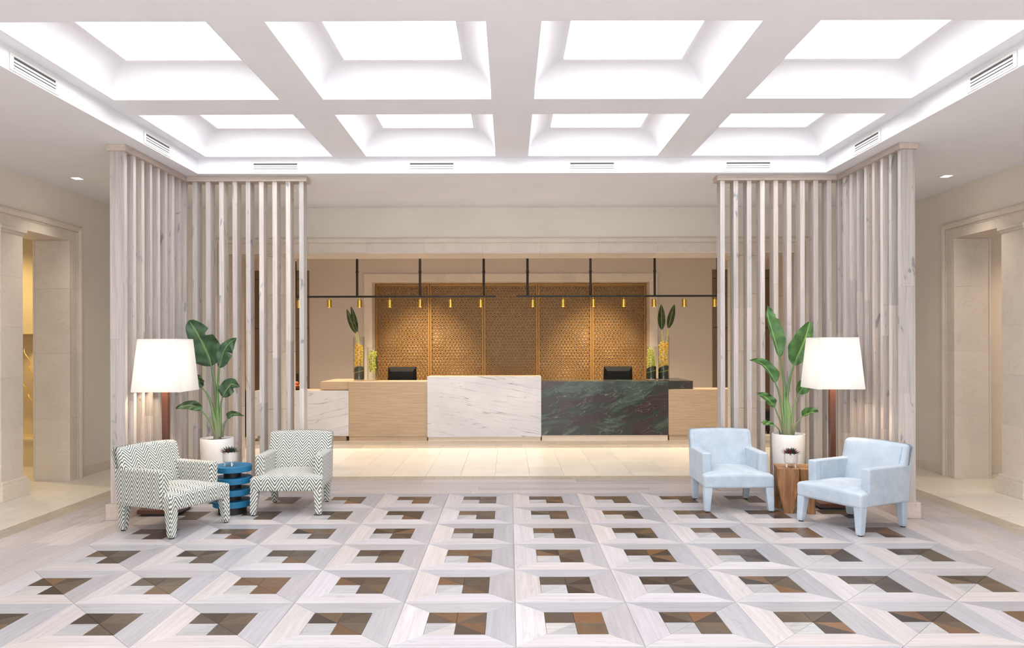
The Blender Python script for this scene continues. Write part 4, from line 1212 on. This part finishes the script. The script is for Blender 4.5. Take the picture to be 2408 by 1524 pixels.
# ---- pendant rails
def pendant_rail(label, x0, x1, rods, lamps):
    r = empty('pendant_rail', ((x0+x1)/2, 13.2, 2.455)); tag(r, label, 'pendant lamp', 'black pendant rails over the desks')
    cx = (x0+x1)/2
    MB().cbox(x0-cx, x1-cx, -0.017, 0.017, -0.017, 0.017, 0.003).build('rail', M['black'], r)
    for x in rods:
        o = MB().tube([(0,0,0.016),(0,0,1.444)], 0.021, 12).lathe([(0.0,1.43),(0.05,1.43),(0.05,1.4445),(0.0,1.4445)], 20).tube([(0,0,0.42),(0,0,0.45)], 0.027, 12).build('rod', M['black'], r, (x-cx, 0, 0), smooth=40)
    for x in lamps:
        p = MB().lathe([(0.036,-0.185),(0.046,-0.188),(0.046,-0.180),(0.040,-0.178),(0.040,-0.062),(0.034,-0.056),(0.006,-0.054),(0.006,-0.016),(0.0,-0.016)], 28, close=False)
        p.lathe([(0.034,-0.185),(0.034,-0.10),(0.0,-0.095)], 24, close=False)
        p = p.build('pendant_shade', M['brass'], r, (x-cx, 0, 0), smooth=35)
        MB().lathe([(0.0,-0.184),(0.026,-0.183),(0.030,-0.178),(0.020,-0.150),(0.0,-0.14)], 16).build('bulb', M['bulb'], p, smooth=60)
        ld = bpy.data.lights.new('pendant_light', 'SPOT'); ld.energy = 38; ld.color = (1, 0.78, 0.54); ld.spot_size = math.radians(138); ld.spot_blend = 0.9; ld.shadow_soft_size = 0.02
        lo = bpy.data.objects.new('pendant_light', ld); COL.objects.link(lo); lo.parent = r; lo.location = (x-cx, 0, -0.19)
S = 0.534
pendant_rail('black ceiling rail with seven brass pendant spots over the oak desk', -3.82, -0.268, [-3.80, -2.711, -1.603, -0.480], [-3.737+S*k for k in range(7)])
pendant_rail('black ceiling rail with seven brass pendant spots over the green desk', 0.092, 3.66, [0.292, 1.402, 2.533, 3.64], [0.384+S*k for k in range(7)])

# ---- glass vases with orchids
def vase(label, x, y, r, h, flower_mat, n, z_top, leaves=(), wrap=True, group='tall glass vases', seed=1, zlo=0.18, flabel=''):
    rnd = random.Random(seed)
    z = 0.987
    v = MB().lathe([(0.0,0.0),(r*0.97,0.0),(r,0.004),(r,h-0.002),(r-0.001,h),(r-0.004,h),(r-0.005,h-0.003),(r-0.005,0.016),(0.0,0.014)], 48).build('glass_vase', M['glass'], None, (x, y, z), smooth=40)
    tag(v, label, 'vase', group)
    sp = empty('orchid_spray', (x, y, z+0.018)); tag(sp, flabel, 'flowers', 'orchid sprays in vases')
    if wrap:
        mb = MB(); seg = 28; pts = []
        for k in range(seg+1):
            a = -PI*1.05 + PI*1.5*k/seg
            t = k/seg; top = 0.03 + zlo*(0.72+0.42*math.sin(PI*min(1, t*1.1)))
            pts.append((a, top))
        vs = []
        for a, top in pts:
            for rr, zz in ((r-0.012, 0.0), (r-0.012, top), (r-0.014, top), (r-0.014, 0.0)):
                vs.append((rr*math.cos(a), rr*math.sin(a), zz))
        fs = []
        for k in range(seg):
            for q in range(4): fs.append((k*4+q, (k+1)*4+q, (k+1)*4+(q+1)%4, k*4+(q+1)%4))
        fs += [(0,1,2,3), tuple(seg*4+q for q in (3,2,1,0))]
        mb.add(vs, fs).build('wrapped_leaf', M['leaf_dark'], sp, smooth=50)
        MB().tube([((r-0.0095)*math.cos(a), (r-0.0095)*math.sin(a), 0.05+zlo*0.3+0.09*(k/seg)) for k, (a, tp) in enumerate(pts)], 0.0022, 6).build('leaf_rib', M['orchid_g'], sp)
        for k in range(3):
            MB().lathe([(0.0,0.0),(0.02,0.005),(0.026,0.018),(0.02,0.032),(0.0,0.037)], 12).build('pebble', M['pebble'], sp, (rnd.uniform(-0.03,0.03), rnd.uniform(-0.06,-0.03)+k*0.04, 0.0), smooth=60)
    MB().tube([(0.005,0,0.02),(0.02,0.01,z_top*0.5),(-0.005,0,z_top-0.03)], 0.006, 8).build('stem', M['stem'] if False else M['orchid_g'], sp)
    for k in range(n):
        t = (k+0.5)/n
        a = k*2.4 + rnd.uniform(-0.3, 0.3)
        rr = (r-0.042)*(0.35+0.65*rnd.random()**0.5)
        c = Vector((rr*math.cos(a), rr*math.sin(a), zlo*0.9 + (z_top - zlo*0.9)*t))
        out = Vector((math.cos(a), math.sin(a)-0.5, 0.15)).normalized()
        u = out.cross(Vector((0,0,1))).normalized(); w = u.cross(out)
        mb = MB()
        ps = rnd.uniform(0.052, 0.066)
        for q in range(5):
            an = q*2*PI/5 + rnd.uniform(-0.15, 0.15)
            d = u*math.cos(an) + w*math.sin(an); e = out.cross(d)
            b = c + d*0.004
            m1 = c + d*ps*0.55 + out*0.010; tp = c + d*ps + out*0.002
            mb.add([b, m1 + e*0.017 - out*0.004, m1 + out*0.006, m1 - e*0.017 - out*0.004, c+d*ps*0.85+e*0.011, tp, c+d*ps*0.85-e*0.011, m1 - out*0.007],
                   [(0,1,2),(0,2,3),(1,4,2),(2,4,5),(2,5,6),(3,2,6),(0,7,1),(0,3,7),(7,4,1),(7,5,4),(7,6,5),(7,3,6)])
        f = mb.build('flower', flower_mat, sp, smooth=70)
        lp = c + out*0.010
        MB().lathe([(0.0,-0.010),(0.009,-0.006),(0.011,0.0),(0.007,0.008),(0.0,0.011)], 8).build('flower_lip', M['lip'], f, tuple(lp), smooth=60)
    for q, (stem, mid, wl, wr) in enumerate(leaves):
        MB().tube([tuple(p) for p in resample(stem, 12)], 0.0055, 8).build('leaf_stalk', M['orchid_g'], sp, smooth=60)
        leaf_mesh(mid, wl, wr, fold=0.25, peak=0.42, wave=0.004).build('leaf', M['leaf_v'], sp, smooth=60)
vase('tall glass vase at the left end, holding two upright leaves', -2.633, 12.95, 0.096, 0.76, M['orchid'], 26, 0.60,
     [([(0.02,0,0.25),(-0.055,0,0.80)], [(-0.055,0,0.80),(-0.135,0,1.01),(-0.205,-0.01,1.22)], 0.052, 0.05),
      ([(0.04,0,0.25),(-0.03,0.02,0.82)], [(-0.03,0.02,0.82),(-0.085,0.02,1.05),(-0.142,0.02,1.27)], 0.042, 0.05)], seed=4, flabel='yellow orchids with two leaning leaves in the left tall vase')
vase('short glass vase beside the lattice on the oak desk', -2.400, 12.97, 0.094, 0.575, M['orchid_g'], 20, 0.47, [], False, 'short glass vases', 9, 0.16, 'lime orchids with a curved leaf in the left short vase')
vase('short glass vase beside the lattice on the green marble desk', 2.425, 12.97, 0.094, 0.575, M['orchid_g'], 21, 0.50, [], True, 'short glass vases', 6, 0.17, 'lime orchids over a dark wrapped leaf in the right short vase')
vase('tall glass vase at the right end, holding two upright leaves', 2.636, 12.95, 0.098, 0.76, M['orchid'], 28, 0.62,
     [([(0.0,0,0.25),(-0.03,0,0.845)], [(-0.03,0,0.845),(-0.036,0,1.06),(-0.042,-0.01,1.29)], 0.066, 0.066),
      ([(0.02,0.01,0.3),(0.085,0.01,0.87)], [(0.085,0.01,0.87),(0.135,0.01,1.08),(0.19,0.0,1.29)], 0.062, 0.06)], seed=8, flabel='yellow orchids with two upright leaves in the right tall vase')
cl = bpy.data.objects.get('orchid_spray.001')
leaf_mesh([(0.06,0.01,0.03),(0.075,-0.01,0.25),(0.068,-0.01,0.50)], 0.024, 0.012, fold=0.3, peak=0.4, wave=0.003).build('leaf', M['leaf_v'], cl, smooth=60)

# ---- odds and ends half hidden behind the slats
b = empty('fruit_bowl', (-3.66, 12.75, 0.841)); tag(b, 'dark wooden bowl on the low marble counter', 'bowl')
MB().lathe([(0.0,0.0),(0.06,0.0),(0.10,0.03),(0.125,0.07),(0.118,0.07),(0.09,0.035),(0.0,0.014)], 32).build('bowl_shell', M['bowl'], b, smooth=40)
for k, (dx, dy, dz) in enumerate(((0.0,-0.045,0.058),(0.05,0.025,0.058),(-0.05,0.03,0.058),(0.0,0.0,0.112))):
    r = 0.036
    o = MB().lathe([(0.0,-r),(r*0.6,-r*0.8),(r*0.95,-r*0.3),(r,0.1*r),(r*0.85,r*0.55),(r*0.4,r*0.9),(0.0,r*0.88)], 16).build('orange', M['orange'], None, (-3.66+dx, 12.75+dy, 0.841+dz), smooth=60)
    tag(o, 'orange in the dark wooden bowl, %s' % ('at the front', 'at the back beside the slat end', 'at the back towards the suitcases', 'on top of the others')[k], 'fruit', 'oranges in the bowl')
def suitcase(label, x, y, w, d, h, hh, rz=0):
    s = empty('suitcase', (x, y, 0), rz); tag(s, label, 'suitcase', 'black suitcases')
    vs, fs = rounded_box(w/2, d/2, (h-0.04)/2, 0.05, 3, 3)
    MB().add([(a, b_, c+(h-0.04)/2+0.04) for a, b_, c in vs], fs).build('case_body', M['suitcase'], s, smooth=40)
    MB().cbox(-w/2+0.05, w/2-0.05, -d/2-0.02, -d/2+0.01, 0.12, h*0.62, 0.01).build('front_pocket', M['suitcase'], s)
    for a in (-1, 1):
        for c in (-1, 1): MB().lathe([(0.0,0.0),(0.02,0.0),(0.02,0.05),(0.0,0.05)], 12, a*(w/2-0.06), c*(d/2-0.05)).build('wheel', M['blackplastic'], s)
    if hh > 0:
        for a in (-1, 1): MB().tube([(a*0.085, d/2-0.05, h-0.03), (a*0.085, d/2-0.05, h+hh-0.01)], 0.008, 8).build('handle_rod', M['chrome'], s)
        MB().tube([(-0.1, d/2-0.05, h+hh-0.012), (-0.095, d/2-0.05, h+hh), (0.095, d/2-0.05, h+hh), (0.1, d/2-0.05, h+hh-0.012)], 0.013, 8).build('handle_grip', M['blackplastic'], s)
suitcase('black upright suitcase with raised handle left of the low marble counter', -4.66, 12.55, 0.40, 0.26, 0.86, 0.12)
suitcase('black suitcase with raised handle standing behind the low marble counter', -4.28, 13.35, 0.34, 0.24, 0.72, 0.32)
suitcase('low black case standing right of the low oak counter', 4.48, 13.5, 0.36, 0.28, 0.44, 0.0)
suitcase('tall black suitcase half hidden behind the right banana plant', 4.62, 12.3, 0.24, 0.40, 1.02, 0.0)

# ---- curly gilded branches in the corridor niche
v = MB().lathe([(0.0,0.0),(0.06,0.0),(0.065,0.01),(0.065,0.30),(0.062,0.30),(0.058,0.02),(0.0,0.015)], 32).build('glass_cylinder', M['glass'], None, (-6.42, 10.3, 0.36), smooth=40)
tag(v, 'clear glass cylinder on the ledge of the corridor niche', 'vase')
def branch(pts, r0, amp, seed):
    rnd = random.Random(seed)
    out = []
    P = resample(pts, 60)
    for i, p in enumerate(P):
        t = i/59
        out.append(p + Vector((amp*math.sin(t*34+seed), amp*math.cos(t*34+seed), amp*0.5*math.sin(t*21)))*min(1, t*4))
    return [tuple(p) for p in out], [r0*(1-0.6*i/59) for i in range(60)]
br = empty('curly_branch', (-6.42, 10.3, 0.376)); tag(br, 'gilded curly willow branches standing in the corridor niche', 'branches')
for k, pts in enumerate(([(0,0,0),(-0.10,-0.02,0.30),(-0.19,-0.03,0.54),(-0.38,-0.04,0.94)], [(0.01,0,0),(-0.13,0.0,0.55),(-0.18,0.02,0.80),(-0.29,0.02,1.18)], [(0,0.01,0),(0.08,0.03,0.4),(0.12,0.02,0.9)])):
    p, r = branch(pts, 0.012, 0.018, k*2+1)
    MB().tube(p, r, 6).build('twig', M['gold'], br, smooth=60)
